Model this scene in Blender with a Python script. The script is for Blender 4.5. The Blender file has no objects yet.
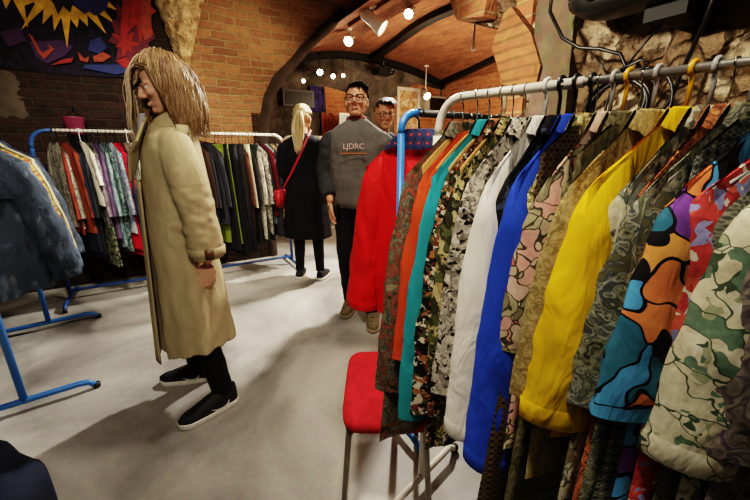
import bpy, bmesh, math, random
from math import sin, cos, pi, radians, sqrt, atan2
from mathutils import Vector, Matrix, noise

SC = bpy.context.scene
COL = SC.collection
R = random.Random(7)

# ---------------------------------------------------------------- basics
# the cellar is turned 31 degrees to the camera: u runs along the left wall, v runs away from the camera into the cellar
UX, UY = 0.857, 0.515
ROOM = atan2(UY, UX)
def W(u, v, z=0.0):
    return Vector((u * UX - v * UY, u * UY + v * UX, z))

def lin(h):
    h = h.lstrip('#')
    o = []
    for i in (0, 2, 4):
        c = int(h[i:i + 2], 16) / 255
        o.append(c / 12.92 if c <= 0.04045 else ((c + 0.055) / 1.055) ** 2.4)
    return (o[0], o[1], o[2], 1.0)

def link(name, me, mat=None, parent=None, smooth=True):
    o = bpy.data.objects.new(name, me)
    COL.objects.link(o)
    if mat is not None:
        if isinstance(mat, (list, tuple)):
            for m in mat:
                me.materials.append(m)
        else:
            me.materials.append(mat)
    if smooth:
        for p in me.polygons:
            p.use_smooth = True
    if parent is not None:
        o.parent = parent
    return o

def from_bm(name, bm, mat=None, parent=None, smooth=True):
    me = bpy.data.meshes.new(name)
    bm.normal_update()
    bm.to_mesh(me)
    bm.free()
    return link(name, me, mat, parent, smooth)

def from_py(name, vs, fs, mat=None, parent=None, smooth=True):
    me = bpy.data.meshes.new(name)
    me.from_pydata([tuple(v) for v in vs], [], fs)
    me.update()
    return link(name, me, mat, parent, smooth)

def empty(name, loc, rz=0.0):
    o = bpy.data.objects.new(name, None)
    COL.objects.link(o)
    o.empty_display_size = 0.1
    o.location = loc
    o.rotation_euler = (0, 0, rz)
    return o

def tag(o, label, cat, group=None, kind=None):
    o['label'] = label
    o['category'] = cat
    if group:
        o['group'] = group
    if kind:
        o['kind'] = kind
    return o

def struct(o):
    o['kind'] = 'structure'
    return o

# ---------------------------------------------------------------- mesh pieces (all add to a bmesh)
def add_box(bm, lo, hi, M=None):
    x0, y0, z0 = lo
    x1, y1, z1 = hi
    c = [(x0, y0, z0), (x1, y0, z0), (x1, y1, z0), (x0, y1, z0), (x0, y0, z1), (x1, y0, z1), (x1, y1, z1), (x0, y1, z1)]
    v = [bm.verts.new(M @ Vector(p) if M else p) for p in c]
    for f in ((0, 3, 2, 1), (4, 5, 6, 7), (0, 1, 5, 4), (1, 2, 6, 5), (2, 3, 7, 6), (3, 0, 4, 7)):
        bm.faces.new([v[i] for i in f])

def bevel_all(bm, w, seg=2):
    bmesh.ops.bevel(bm, geom=bm.edges[:], offset=w, segments=seg, affect='EDGES', clamp_overlap=True)

def box_obj(name, lo, hi, mat, parent=None, bev=0.0, M=None):
    bm = bmesh.new()
    add_box(bm, lo, hi, M)
    if bev:
        bevel_all(bm, bev)
    return from_bm(name, bm, mat, parent, smooth=False)

def add_tube(bm, pts, r, seg=8, cap=True, closed=False):
    """round tube along points; r a number or one number per point"""
    pts = [Vector(p) for p in pts]
    n = len(pts)
    rs = r if isinstance(r, (list, tuple)) else [r] * n
    rings = []
    up = None
    for i, p in enumerate(pts):
        if closed:
            t = pts[(i + 1) % n] - pts[i - 1]
        else:
            t = pts[min(i + 1, n - 1)] - pts[max(i - 1, 0)]
        if t.length < 1e-9:
            t = Vector((0, 0, 1))
        t.normalize()
        if up is None:
            a = Vector((0, 0, 1)) if abs(t.z) < 0.9 else Vector((1, 0, 0))
            up = (a - t * a.dot(t)).normalized()
        else:
            up = up - t * up.dot(t)
            if up.length < 1e-6:
                a = Vector((1, 0, 0))
                up = a - t * a.dot(t)
            up.normalize()
        b = t.cross(up)
        rings.append([bm.verts.new(p + (up * cos(2 * pi * k / seg) + b * sin(2 * pi * k / seg)) * rs[i]) for k in range(seg)])
    m = n if closed else n - 1
    for i in range(m):
        A, B = rings[i], rings[(i + 1) % n]
        for k in range(seg):
            bm.faces.new((A[k], A[(k + 1) % seg], B[(k + 1) % seg], B[k]))
    if cap and not closed:
        bm.faces.new(rings[0][::-1])
        bm.faces.new(rings[-1])

def tube_obj(name, pts, r, mat, parent=None, seg=8, closed=False):
    bm = bmesh.new()
    add_tube(bm, pts, r, seg, True, closed)
    return from_bm(name, bm, mat, parent)

def arc_pts(p0, p1, p2, n=6):
    """quadratic bend from p0 to p2 with corner p1"""
    p0, p1, p2 = Vector(p0), Vector(p1), Vector(p2)
    return [p0 * (1 - t) ** 2 + p1 * 2 * t * (1 - t) + p2 * t * t for t in [i / n for i in range(n + 1)]]

def add_ell(bm, c, r, M=None, rot=None, seg=16, rings=10):
    T = Matrix.Translation(Vector(c))
    if rot is not None:
        T = T @ rot
    T = T @ Matrix.Diagonal((r[0], r[1], r[2], 1.0))
    if M is not None:
        T = M @ T
    bmesh.ops.create_uvsphere(bm, u_segments=seg, v_segments=rings, radius=1.0, matrix=T)

def add_cap(bm, p0, p1, r0, r1, M=None, seg=14):
    """tapered limb with rounded ends"""
    p0, p1 = Vector(p0), Vector(p1)
    if M is not None:
        p0, p1 = M @ p0, M @ p1
    d = (p1 - p0)
    L = d.length
    d = d / L if L > 1e-9 else Vector((0, 0, 1))
    pts, rs = [], []
    for a in (80, 55, 28):
        pts.append(p0 - d * r0 * sin(radians(a))); rs.append(r0 * cos(radians(a)))
    for i in range(5):
        t = i / 4
        pts.append(p0 + d * L * t); rs.append(r0 + (r1 - r0) * t)
    for a in (28, 55, 80):
        pts.append(p1 + d * r1 * sin(radians(a))); rs.append(r1 * cos(radians(a)))
    add_tube(bm, pts, rs, seg)

def add_loft(bm, rings, closed=True, cap0=False, cap1=False, mat_index=0):
    """rings: lists of points of equal length"""
    vs = [[bm.verts.new(p) for p in ring] for ring in rings]
    n = len(rings[0])
    for i in range(len(vs) - 1):
        for k in range(n if closed else n - 1):
            f = bm.faces.new((vs[i][k], vs[i][(k + 1) % n], vs[i + 1][(k + 1) % n], vs[i + 1][k]))
            f.material_index = mat_index
    if cap0:
        bm.faces.new(vs[0][::-1])
    if cap1:
        bm.faces.new(vs[-1])
    return vs

def ell_ring(c, rx, ry, n=28, rz=0.0, fold=None, a0=0.0, a1=2 * pi, closed=True):
    o = []
    m = n if closed else n - 1
    for k in range(n):
        a = a0 + (a1 - a0) * k / m
        q = fold(a) if fold else 1.0
        x, y = rx * cos(a) * q, ry * sin(a) * q
        o.append(Vector((c[0] + x * cos(rz) - y * sin(rz), c[1] + x * sin(rz) + y * cos(rz), c[2])))
    return o

def fuse(name, bm, voxel, mat, parent=None, smooth_it=3):
    """overlapping pieces become one continuous skin"""
    me = bpy.data.meshes.new(name)
    bm.normal_update()
    bm.to_mesh(me)
    bm.free()
    o = bpy.data.objects.new(name, me)
    COL.objects.link(o)
    m = o.modifiers.new('r', 'REMESH')
    m.mode = 'VOXEL'
    m.voxel_size = voxel
    s = o.modifiers.new('s', 'SMOOTH')
    s.iterations = smooth_it
    s.factor = 0.5
    bpy.context.view_layer.update()
    dg = bpy.context.evaluated_depsgraph_get()
    me2 = bpy.data.meshes.new_from_object(o.evaluated_get(dg))
    o.modifiers.clear()
    o.data = me2
    me2.name = name
    bpy.data.meshes.remove(me)
    me2.materials.clear()
    me2.materials.append(mat)
    for p in me2.polygons:
        p.use_smooth = True
    if parent is not None:
        o.parent = parent
    return o

# ---------------------------------------------------------------- materials
class NT:
    def __init__(s, name):
        s.m = bpy.data.materials.new(name)
        s.m.use_nodes = True
        s.t = s.m.node_tree
        s.b = s.t.nodes['Principled BSDF']
    def n(s, kind, **kw):
        x = s.t.nodes.new(kind)
        for k, v in kw.items():
            if k in x.inputs:
                x.inputs[k].default_value = v
            else:
                setattr(x, k, v)
        return x
    def l(s, a, b):
        s.t.links.new(a, b)
    def ramp(s, cols, pos=None, interp='CONSTANT'):
        r = s.n('ShaderNodeValToRGB')
        e = r.color_ramp
        e.interpolation = interp
        n = len(cols)
        while len(e.elements) < n:
            e.elements.new(0.5)
        for i, c in enumerate(cols):
            e.elements[i].position = pos[i] if pos else i / n
            e.elements[i].color = lin(c) if isinstance(c, str) else c
        return r
    def bump(s, h, strength=0.3, dist=0.01):
        b = s.n('ShaderNodeBump')
        b.inputs['Strength'].default_value = strength
        b.inputs['Distance'].default_value = dist
        s.l(h, b.inputs['Height'])
        s.l(b.outputs['Normal'], s.b.inputs['Normal'])

def plain(name, col, rough=0.6, metal=0.0, var=0.12, scale=30.0, bump=0.0, emit=0.0, trans=0.0, spec=None, sheen=0.0):
    k = NT(name)
    b = k.b
    b.inputs['Roughness'].default_value = rough
    b.inputs['Metallic'].default_value = metal
    if spec is not None:
        b.inputs['Specular IOR Level'].default_value = spec
    c = lin(col)
    tc = k.n('ShaderNodeTexCoord')
    nz = k.n('ShaderNodeTexNoise', Scale=scale, Detail=4.0)
    k.l(tc.outputs['Object'], nz.inputs['Vector'])
    lo = tuple(x * (1 - var) for x in c[:3]) + (1,)
    hi = tuple(min(1, x * (1 + var)) for x in c[:3]) + (1,)
    r = k.ramp([lo, hi], [0.3, 0.7], 'LINEAR')
    k.l(nz.outputs['Fac'], r.inputs['Fac'])
    k.l(r.outputs['Color'], b.inputs['Base Color'])
    if bump:
        k.bump(nz.outputs['Fac'], bump)
    if emit:
        b.inputs['Emission Color'].default_value = c
        b.inputs['Emission Strength'].default_value = emit
    if sheen:
        b.inputs['Sheen Weight'].default_value = sheen
    return k.m

def cloth(name, col, var=0.18, rough=0.85, wrinkle=0.35, weave=True):
    """woven fabric: soft creases and a fine weave"""
    k = NT(name)
    b = k.b
    b.inputs['Roughness'].default_value = rough
    b.inputs['Specular IOR Level'].default_value = 0.25
    c = lin(col)
    tc = k.n('ShaderNodeTexCoord')
    mp = k.n('ShaderNodeMapping')
    mp.inputs['Scale'].default_value = (9, 9, 3.2)
    k.l(tc.outputs['Object'], mp.inputs['Vector'])
    nz = k.n('ShaderNodeTexNoise', Scale=1.5, Detail=3.0, Distortion=0.8)
    k.l(mp.outputs['Vector'], nz.inputs['Vector'])
    lo = tuple(x * (1 - var) for x in c[:3]) + (1,)
    hi = tuple(min(1, x * (1 + var)) for x in c[:3]) + (1,)
    r = k.ramp([lo, hi], [0.32, 0.66], 'LINEAR')
    k.l(nz.outputs['Fac'], r.inputs['Fac'])
    k.l(r.outputs['Color'], b.inputs['Base Color'])
    k.bump(nz.outputs['Fac'], wrinkle, 0.03)
    return k.m

def printed(name, cols, scale=14.0, style='blob', off=0.0, rough=0.8):
    """printed fabric: flat patches of colour"""
    k = NT(name)
    b = k.b
    b.inputs['Roughness'].default_value = rough
    b.inputs['Specular IOR Level'].default_value = 0.25
    tc = k.n('ShaderNodeTexCoord')
    mp = k.n('ShaderNodeMapping')
    mp.inputs['Location'].default_value = (off, off * 1.7, off * 0.6)
    mp.inputs['Rotation'].default_value = (0.5 + off, 0.3, 0.2)
    k.l(tc.outputs['Object'], mp.inputs['Vector'])
    w = k.n('ShaderNodeTexNoise', Scale=scale * 0.7, Detail=2.0)
    k.l(mp.outputs['Vector'], w.inputs['Vector'])
    mx = k.n('ShaderNodeMixRGB', blend_type='LINEAR_LIGHT')
    mx.inputs['Fac'].default_value = {'blob': 0.07, 'outlined': 0.13, 'swirl': 0.25, 'leaf': 0.05, 'paint': 0.2, 'cell': 0.02, 'plaid': 0.0, 'stripe': 0.02}[style] * 14 / scale
    k.l(mp.outputs['Vector'], mx.inputs['Color1'])
    k.l(w.outputs['Color'], mx.inputs['Color2'])
    n = len(cols)
    if style == 'plaid':
        a = k.n('ShaderNodeTexWave', Scale=scale * 0.45, wave_type='BANDS', bands_direction='Z')
        c = k.n('ShaderNodeTexWave', Scale=scale * 0.45, wave_type='BANDS', bands_direction='Y')
        k.l(tc.outputs['Object'], a.inputs['Vector'])
        k.l(tc.outputs['Object'], c.inputs['Vector'])
        ad = k.n('ShaderNodeMath', operation='ADD')
        wt = k.n('ShaderNodeMath', operation='MULTIPLY')
        wt.inputs[1].default_value = 0.55
        k.l(c.outputs['Fac'], wt.inputs[0])
        k.l(a.outputs['Fac'], ad.inputs[0])
        k.l(wt.outputs[0], ad.inputs[1])
        dv = k.n('ShaderNodeMath', operation='MULTIPLY')
        dv.inputs[1].default_value = 0.64
        k.l(ad.outputs[0], dv.inputs[0])
        fac = dv.outputs[0]
    elif style == 'stripe':
        a = k.n('ShaderNodeTexWave', Scale=scale * 0.6, wave_type='BANDS', bands_direction='Y', Distortion=1.0)
        k.l(tc.outputs['Object'], a.inputs['Vector'])
        fac = a.outputs['Fac']
    elif style == 'swirl':
        a = k.n('ShaderNodeTexWave', Scale=scale * 0.16, wave_type='RINGS', Distortion=9.0, Detail=1.0)
        a.inputs['Detail Scale'].default_value = 2.2
        k.l(mx.outputs['Color'], a.inputs['Vector'])
        fac = a.outputs['Fac']
    elif style == 'paint':
        a = k.n('ShaderNodeTexNoise', Scale=scale * 0.45, Detail=1.5, Distortion=1.6)
        k.l(mx.outputs['Color'], a.inputs['Vector'])
        mr = k.n('ShaderNodeMapRange')
        mr.inputs['From Min'].default_value = 0.3
        mr.inputs['From Max'].default_value = 0.7
        k.l(a.outputs['Fac'], mr.inputs['Value'])
        fac = mr.outputs['Result']
    else:
        a = k.n('ShaderNodeTexVoronoi', Scale=scale)
        if style == 'leaf':
            sc = k.n('ShaderNodeMapping')
            sc.inputs['Scale'].default_value = (1.0, 1.0, 0.45)
            sc.inputs['Rotation'].default_value = (0.6, 0.2, 0.0)
            k.l(mx.outputs['Color'], sc.inputs['Vector'])
            k.l(sc.outputs['Vector'], a.inputs['Vector'])
        else:
            k.l(mx.outputs['Color'], a.inputs['Vector'])
        sp = k.n('ShaderNodeSeparateColor')
        k.l(a.outputs['Color'], sp.inputs['Color'])
        fac = sp.outputs[0]
    r = k.ramp(cols[1:] if style == 'outlined' else cols, None, 'LINEAR' if style == 'paint' else 'CONSTANT')
    k.l(fac, r.inputs['Fac'])
    col = r.outputs['Color']
    if style not in ('outlined', 'plaid', 'stripe', 'swirl', 'paint'):     # a second, finer layer of the print
        f2 = k.n('ShaderNodeTexVoronoi', Scale=scale * 2.1)
        k.l(mx.outputs['Color'], f2.inputs['Vector'])
        s2 = k.n('ShaderNodeSeparateColor')
        k.l(f2.outputs['Color'], s2.inputs['Color'])
        r2 = k.ramp(cols[::-1])
        k.l(s2.outputs[1], r2.inputs['Fac'])
        mk = k.n('ShaderNodeTexNoise', Scale=scale * 0.8, Detail=2.0)
        k.l(mp.outputs['Vector'], mk.inputs['Vector'])
        st2 = k.n('ShaderNodeMath', operation='GREATER_THAN')
        st2.inputs[1].default_value = 0.5
        k.l(mk.outputs['Fac'], st2.inputs[0])
        m9 = k.n('ShaderNodeMixRGB')
        k.l(st2.outputs[0], m9.inputs['Fac'])
        k.l(col, m9.inputs['Color1'])
        k.l(r2.outputs['Color'], m9.inputs['Color2'])
        col = m9.outputs['Color']
    if style in ('leaf', 'cell', 'outlined'):     # outline around each patch
        e = k.n('ShaderNodeTexVoronoi', Scale=scale, feature='DISTANCE_TO_EDGE')
        k.l((sc.outputs['Vector'] if style == 'leaf' else mx.outputs['Color']), e.inputs['Vector'])
        st = k.n('ShaderNodeMath', operation='LESS_THAN')
        st.inputs[1].default_value = 0.05 if style == 'outlined' else 0.022
        k.l(e.outputs['Distance'], st.inputs[0])
        m2 = k.n('ShaderNodeMixRGB')
        m2.inputs['Color2'].default_value = lin(cols[0])
        k.l(st.outputs[0], m2.inputs['Fac'])
        k.l(col, m2.inputs['Color1'])
        col = m2.outputs['Color']
    vn = k.n('ShaderNodeTexNoise', Scale=scale * 2.2, Detail=4.0, Roughness=0.7)
    k.l(mp.outputs['Vector'], vn.inputs['Vector'])
    ov = k.n('ShaderNodeMixRGB', blend_type='OVERLAY')
    ov.inputs['Fac'].default_value = 0.45
    k.l(col, ov.inputs['Color1'])
    vr = k.ramp([(0.15, 0.15, 0.15, 1), (0.8, 0.8, 0.8, 1)], [0.3, 0.7], 'LINEAR')
    k.l(vn.outputs['Fac'], vr.inputs['Fac'])
    k.l(vr.outputs['Color'], ov.inputs['Color2'])
    hv = k.n('ShaderNodeHueSaturation', Saturation=0.9, Value=0.82)
    k.l(ov.outputs['Color'], hv.inputs['Color'])
    k.l(hv.outputs['Color'], b.inputs['Base Color'])
    mp2 = k.n('ShaderNodeMapping')
    mp2.inputs['Scale'].default_value = (9, 9, 3.2)
    k.l(tc.outputs['Object'], mp2.inputs['Vector'])
    nz = k.n('ShaderNodeTexNoise', Scale=1.5, Detail=3.0, Distortion=0.8)
    k.l(mp2.outputs['Vector'], nz.inputs['Vector'])
    k.bump(nz.outputs['Fac'], 0.35, 0.03)
    return k.m

def denim(name, dark, mid, pale):
    """washed denim: faded ridges, dark folds, fine twill"""
    k = NT(name)
    b = k.b
    b.inputs['Roughness'].default_value = 0.9
    b.inputs['Specular IOR Level'].default_value = 0.2
    tc = k.n('ShaderNodeTexCoord')
    mp = k.n('ShaderNodeMapping')
    mp.inputs['Scale'].default_value = (1.0, 1.0, 0.55)
    mp.inputs['Rotation'].default_value = (0.5, 0.1, 0.0)
    k.l(tc.outputs['Object'], mp.inputs['Vector'])
    n1 = k.n('ShaderNodeTexNoise', Scale=11.0, Detail=4.0, Distortion=0.35, Roughness=0.55)
    k.l(mp.outputs['Vector'], n1.inputs['Vector'])
    r = k.ramp([dark, mid, mid, pale], [0.3, 0.45, 0.56, 0.72], 'LINEAR')
    k.l(n1.outputs['Fac'], r.inputs['Fac'])
    n2 = k.n('ShaderNodeTexNoise', Scale=220.0, Detail=2.0)
    k.l(tc.outputs['Object'], n2.inputs['Vector'])
    m = k.n('ShaderNodeMixRGB', blend_type='OVERLAY')
    m.inputs['Fac'].default_value = 0.35
    k.l(r.outputs['Color'], m.inputs['Color1'])
    k.l(n2.outputs['Fac'], m.inputs['Color2'])
    k.l(m.outputs['Color'], b.inputs['Base Color'])
    k.bump(n1.outputs['Fac'], 0.6, 0.04)
    return k.m

def brick(name, c1, c2, mortar, dirt, scale=1.0, stain=0.5, bw=0.25, rh=0.075, bump=0.6):
    k = NT(name)
    b = k.b
    b.inputs['Roughness'].default_value = 0.9
    b.inputs['Specular IOR Level'].default_value = 0.15
    tc = k.n('ShaderNodeTexCoord')
    w = k.n('ShaderNodeTexNoise', Scale=3.5, Detail=3.0)
    k.l(tc.outputs['UV'], w.inputs['Vector'])
    mx = k.n('ShaderNodeMixRGB', blend_type='LINEAR_LIGHT')
    mx.inputs['Fac'].default_value = 0.022
    k.l(tc.outputs['UV'], mx.inputs['Color1'])
    k.l(w.outputs['Color'], mx.inputs['Color2'])
    t = k.n('ShaderNodeTexBrick')
    t.inputs['Color1'].default_value = lin(c1)
    t.inputs['Color2'].default_value = lin(c2)
    t.inputs['Mortar'].default_value = lin(mortar)
    t.inputs['Scale'].default_value = scale
    t.inputs['Mortar Size'].default_value = 0.009
    t.inputs['Mortar Smooth'].default_value = 0.4
    t.inputs['Brick Width'].default_value = bw
    t.inputs['Row Height'].default_value = rh
    k.l(mx.outputs['Color'], t.inputs['Vector'])
    n1 = k.n('ShaderNodeTexNoise', Scale=2.6, Detail=6.0, Roughness=0.65)
    k.l(tc.outputs['UV'], n1.inputs['Vector'])
    r1 = k.ramp([(0, 0, 0, 1), (1, 1, 1, 1)], [0.47, 0.66], 'LINEAR')
    k.l(n1.outputs['Fac'], r1.inputs['Fac'])
    ml = k.n('ShaderNodeMath', operation='MULTIPLY')
    ml.inputs[1].default_value = stain
    k.l(r1.outputs['Color'], ml.inputs[0])
    m2 = k.n('ShaderNodeMixRGB')
    m2.inputs['Color2'].default_value = lin(dirt)
    k.l(ml.outputs[0], m2.inputs['Fac'])
    k.l(t.outputs['Color'], m2.inputs['Color1'])
    n2 = k.n('ShaderNodeTexNoise', Scale=24.0, Detail=5.0)
    k.l(tc.outputs['UV'], n2.inputs['Vector'])
    m3 = k.n('ShaderNodeMixRGB', blend_type='OVERLAY')
    m3.inputs['Fac'].default_value = 0.55
    k.l(m2.outputs['Color'], m3.inputs['Color1'])
    k.l(n2.outputs['Color'], m3.inputs['Color2'])
    hs = k.n('ShaderNodeHueSaturation', Saturation=0.86)
    k.l(m3.outputs['Color'], hs.inputs['Color'])
    k.l(hs.outputs['Color'], b.inputs['Base Color'])
    sb = k.n('ShaderNodeMath', operation='SUBTRACT')
    k.l(n2.outputs['Fac'], sb.inputs[0])
    k.l(t.outputs['Fac'], sb.inputs[1])
    k.bump(sb.outputs[0], bump, 0.02)
    return k.m

def stone(name, cols, scale=5.0, bump=0.8):
    k = NT(name)
    b = k.b
    b.inputs['Roughness'].default_value = 0.92
    b.inputs['Specular IOR Level'].default_value = 0.15
    tc = k.n('ShaderNodeTexCoord')
    n1 = k.n('ShaderNodeTexNoise', Scale=scale, Detail=7.0, Roughness=0.62, Distortion=0.4)
    k.l(tc.outputs['Object'], n1.inputs['Vector'])
    n = len(cols)
    r = k.ramp(cols, [0.3 + 0.42 * i / (n - 1) for i in range(n)], 'LINEAR')
    k.l(n1.outputs['Fac'], r.inputs['Fac'])
    n2 = k.n('ShaderNodeTexNoise', Scale=scale * 6, Detail=5.0)
    k.l(tc.outputs['Object'], n2.inputs['Vector'])
    m3 = k.n('ShaderNodeMixRGB', blend_type='OVERLAY')
    m3.inputs['Fac'].default_value = 0.6
    k.l(r.outputs['Color'], m3.inputs['Color1'])
    k.l(n2.outputs['Color'], m3.inputs['Color2'])
    hs = k.n('ShaderNodeHueSaturation', Saturation=0.85)
    k.l(m3.outputs['Color'], hs.inputs['Color'])
    k.l(hs.outputs['Color'], b.inputs['Base Color'])
    k.bump(n2.outputs['Fac'], bump, 0.03)
    return k.m

def rubble(name):
    """broken rubble masonry: pale stones in brown mortar with dark gaps"""
    k = NT(name)
    b = k.b
    b.inputs['Roughness'].default_value = 0.92
    b.inputs['Specular IOR Level'].default_value = 0.15
    tc = k.n('ShaderNodeTexCoord')
    w = k.n('ShaderNodeTexNoise', Scale=6.0, Detail=4.0)
    k.l(tc.outputs['Object'], w.inputs['Vector'])
    mx = k.n('ShaderNodeMixRGB', blend_type='LINEAR_LIGHT')
    mx.inputs['Fac'].default_value = 0.09
    k.l(tc.outputs['Object'], mx.inputs['Color1'])
    k.l(w.outputs['Color'], mx.inputs['Color2'])
    v = k.n('ShaderNodeTexVoronoi', Scale=9.0)
    k.l(mx.outputs['Color'], v.inputs['Vector'])
    e = k.n('ShaderNodeTexVoronoi', Scale=9.0, feature='DISTANCE_TO_EDGE')
    k.l(mx.outputs['Color'], e.inputs['Vector'])
    sp = k.n('ShaderNodeSeparateColor')
    k.l(v.outputs['Color'], sp.inputs['Color'])
    r = k.ramp(['#6a543e', '#8c755a', '#c4b294', '#9a6a42', '#d8c8a8', '#7a6650'])
    k.l(sp.outputs[0], r.inputs['Fac'])
    ed = k.ramp([(0, 0, 0, 1), (1, 1, 1, 1)], [0.01, 0.16], 'LINEAR')
    k.l(e.outputs['Distance'], ed.inputs['Fac'])
    big = k.n('ShaderNodeTexNoise', Scale=2.2, Detail=3.0)
    k.l(tc.outputs['Object'], big.inputs['Vector'])
    bm_ = k.ramp([(0, 0, 0, 1), (1, 1, 1, 1)], [0.42, 0.58], 'LINEAR')
    k.l(big.outputs['Fac'], bm_.inputs['Fac'])
    m1 = k.n('ShaderNodeMixRGB')
    m1.inputs['Color1'].default_value = lin('#4a3825')
    k.l(ed.outputs['Color'], m1.inputs['Fac'])
    k.l(r.outputs['Color'], m1.inputs['Color2'])
    m2 = k.n('ShaderNodeMixRGB')
    m2.inputs['Color2'].default_value = lin('#86705a')
    ml = k.n('ShaderNodeMath', operation='MULTIPLY')
    ml.inputs[1].default_value = 0.75
    k.l(bm_.outputs['Color'], ml.inputs[0])
    k.l(ml.outputs[0], m2.inputs['Fac'])
    k.l(m1.outputs['Color'], m2.inputs['Color1'])
    n2 = k.n('ShaderNodeTexNoise', Scale=38.0, Detail=6.0, Roughness=0.7)
    k.l(tc.outputs['Object'], n2.inputs['Vector'])
    m3 = k.n('ShaderNodeMixRGB', blend_type='OVERLAY')
    m3.inputs['Fac'].default_value = 0.7
    k.l(m2.outputs['Color'], m3.inputs['Color1'])
    k.l(n2.outputs['Fac'], m3.inputs['Color2'])
    k.l(m3.outputs['Color'], b.inputs['Base Color'])
    ad = k.n('ShaderNodeMath', operation='ADD')
    k.l(ed.outputs['Color'], ad.inputs[0])
    k.l(n2.outputs['Fac'], ad.inputs[1])
    k.bump(ad.outputs[0], 0.9, 0.03)
    return k.m

def concrete(name):
    k = NT(name)
    b = k.b
    tc = k.n('ShaderNodeTexCoord')
    n1 = k.n('ShaderNodeTexNoise', Scale=1.1, Detail=5.0, Roughness=0.55, Distortion=0.7)
    k.l(tc.outputs['Object'], n1.inputs['Vector'])
    r = k.ramp(['#6c6860', '#928e86', '#aca8a0', '#bfbbb2'], [0.32, 0.45, 0.55, 0.68], 'LINEAR')
    k.l(n1.outputs['Fac'], r.inputs['Fac'])
    n2 = k.n('ShaderNodeTexNoise', Scale=45.0, Detail=6.0)
    k.l(tc.outputs['Object'], n2.inputs['Vector'])
    m3 = k.n('ShaderNodeMixRGB', blend_type='OVERLAY')
    m3.inputs['Fac'].default_value = 0.22
    k.l(r.outputs['Color'], m3.inputs['Color1'])
    k.l(n2.outputs['Color'], m3.inputs['Color2'])
    hs = k.n('ShaderNodeHueSaturation', Saturation=0.8)
    k.l(m3.outputs['Color'], hs.inputs['Color'])
    k.l(hs.outputs['Color'], b.inputs['Base Color'])
    r2 = k.ramp([(0.5, 0.5, 0.5, 1), (0.75, 0.75, 0.75, 1)], [0.35, 0.65], 'LINEAR')
    k.l(n1.outputs['Fac'], r2.inputs['Fac'])
    k.l(r2.outputs['Color'], b.inputs['Roughness'])
    b.inputs['Specular IOR Level'].default_value = 0.35
    k.bump(n2.outputs['Fac'], 0.06, 0.01)
    return k.m

def hairmat(name, cols, scale=40.0):
    k = NT(name)
    b = k.b
    b.inputs['Roughness'].default_value = 0.45
    b.inputs['Specular IOR Level'].default_value = 0.4
    at = k.n('ShaderNodeVertexColor')
    at.layer_name = 'tone'
    r = k.ramp(cols, [i / (len(cols) - 1) for i in range(len(cols))], 'LINEAR')
    k.l(at.outputs['Color'], r.inputs['Fac'])
    k.l(r.outputs['Color'], b.inputs['Base Color'])
    return k.m

M = {}
M['brick_vault'] = brick('brick_vault', '#94502a', '#7a3f22', '#86603c', '#4d2a18', stain=0.45)
M['brick_left'] = brick('brick_left', '#94602f', '#784a26', '#94774c', '#98703c', stain=0.45, bump=0.9)
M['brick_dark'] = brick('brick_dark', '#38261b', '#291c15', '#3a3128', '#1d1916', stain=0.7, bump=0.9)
M['brick_far'] = brick('brick_far', '#b0622a', '#92481d', '#a87c4a', '#c98a46', stain=0.5)
M['stone'] = stone('rubble_stone', ['#4a3a2b', '#7d6850', '#9c8a73', '#cbbda2'], 3.6, 1.0)
M['rubble'] = rubble('rubble_wall')
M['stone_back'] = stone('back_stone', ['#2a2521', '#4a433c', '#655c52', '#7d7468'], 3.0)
M['stone_pale'] = stone('springer_stone', ['#6b4a2a', '#a8854c', '#cfae74', '#e6cc98'], 9.0, 1.0)
M['plaster'] = stone('old_plaster', ['#3f3226', '#5d4c3a', '#6c5b48', '#7a6a56'], 3.0, 0.4)
M['cut_brick'] = brick('cut_brick', '#9a5a22', '#8c4f1b', '#6f4722', '#a56e38', stain=0.3, bw=0.6, rh=0.05, bump=0.25)
M['floor'] = concrete('polished_concrete')
M['iron'] = plain('black_iron', '#171310', 0.6, 0.4)
M['black'] = plain('black_plastic', '#0c0c0d', 0.4)
M['black_matte'] = plain('black_matte', '#111113', 0.8)
M['white_metal'] = plain('white_enamel', '#d8d2c4', 0.35, 0.0, 0.05)
M['grey_metal'] = plain('brushed_steel', '#a5a19a', 0.3, 0.8, 0.05)
M['blue_metal'] = plain('blue_enamel', '#2f6fb8', 0.35, 0.0, 0.08)
M['blue_dark'] = plain('dark_blue_enamel', '#26477c', 0.4, 0.0, 0.08)
M['chrome'] = plain('chrome', '#c9c6c0', 0.15, 1.0, 0.03)
M['hook_white'] = plain('white_plastic', '#d9d4cb', 0.4, 0.0, 0.04)
M['hook_grey'] = plain('grey_plastic', '#9d9a98', 0.4, 0.0, 0.04)
M['hook_yellow'] = plain('yellow_plastic', '#d69a1c', 0.4, 0.0, 0.06)
M['hook_black'] = M['black']
M['wood'] = plain('pale_wood', '#c79a5c', 0.45, 0.0, 0.15, 14)
M['skin'] = plain('skin', '#c98f6e', 0.55, 0.0, 0.06, 12)
M['skin_pale'] = plain('pale_skin', '#d2a184', 0.55, 0.0, 0.06, 12)
M['lip'] = plain('lip', '#a8695a', 0.5, 0, 0.05)
M['eye_white'] = plain('eye_white', '#e6e0d8', 0.25, 0, 0.02)
M['iris'] = plain('iris', '#2b1d14', 0.2, 0, 0.02)
M['bulb'] = plain('lit_bulb', '#fff1d6', 0.4, 0, 0.0, emit=60.0)
M['bulb_dim'] = plain('dim_bulb', '#ffe2b8', 0.4, 0, 0.0, emit=12.0)
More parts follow.
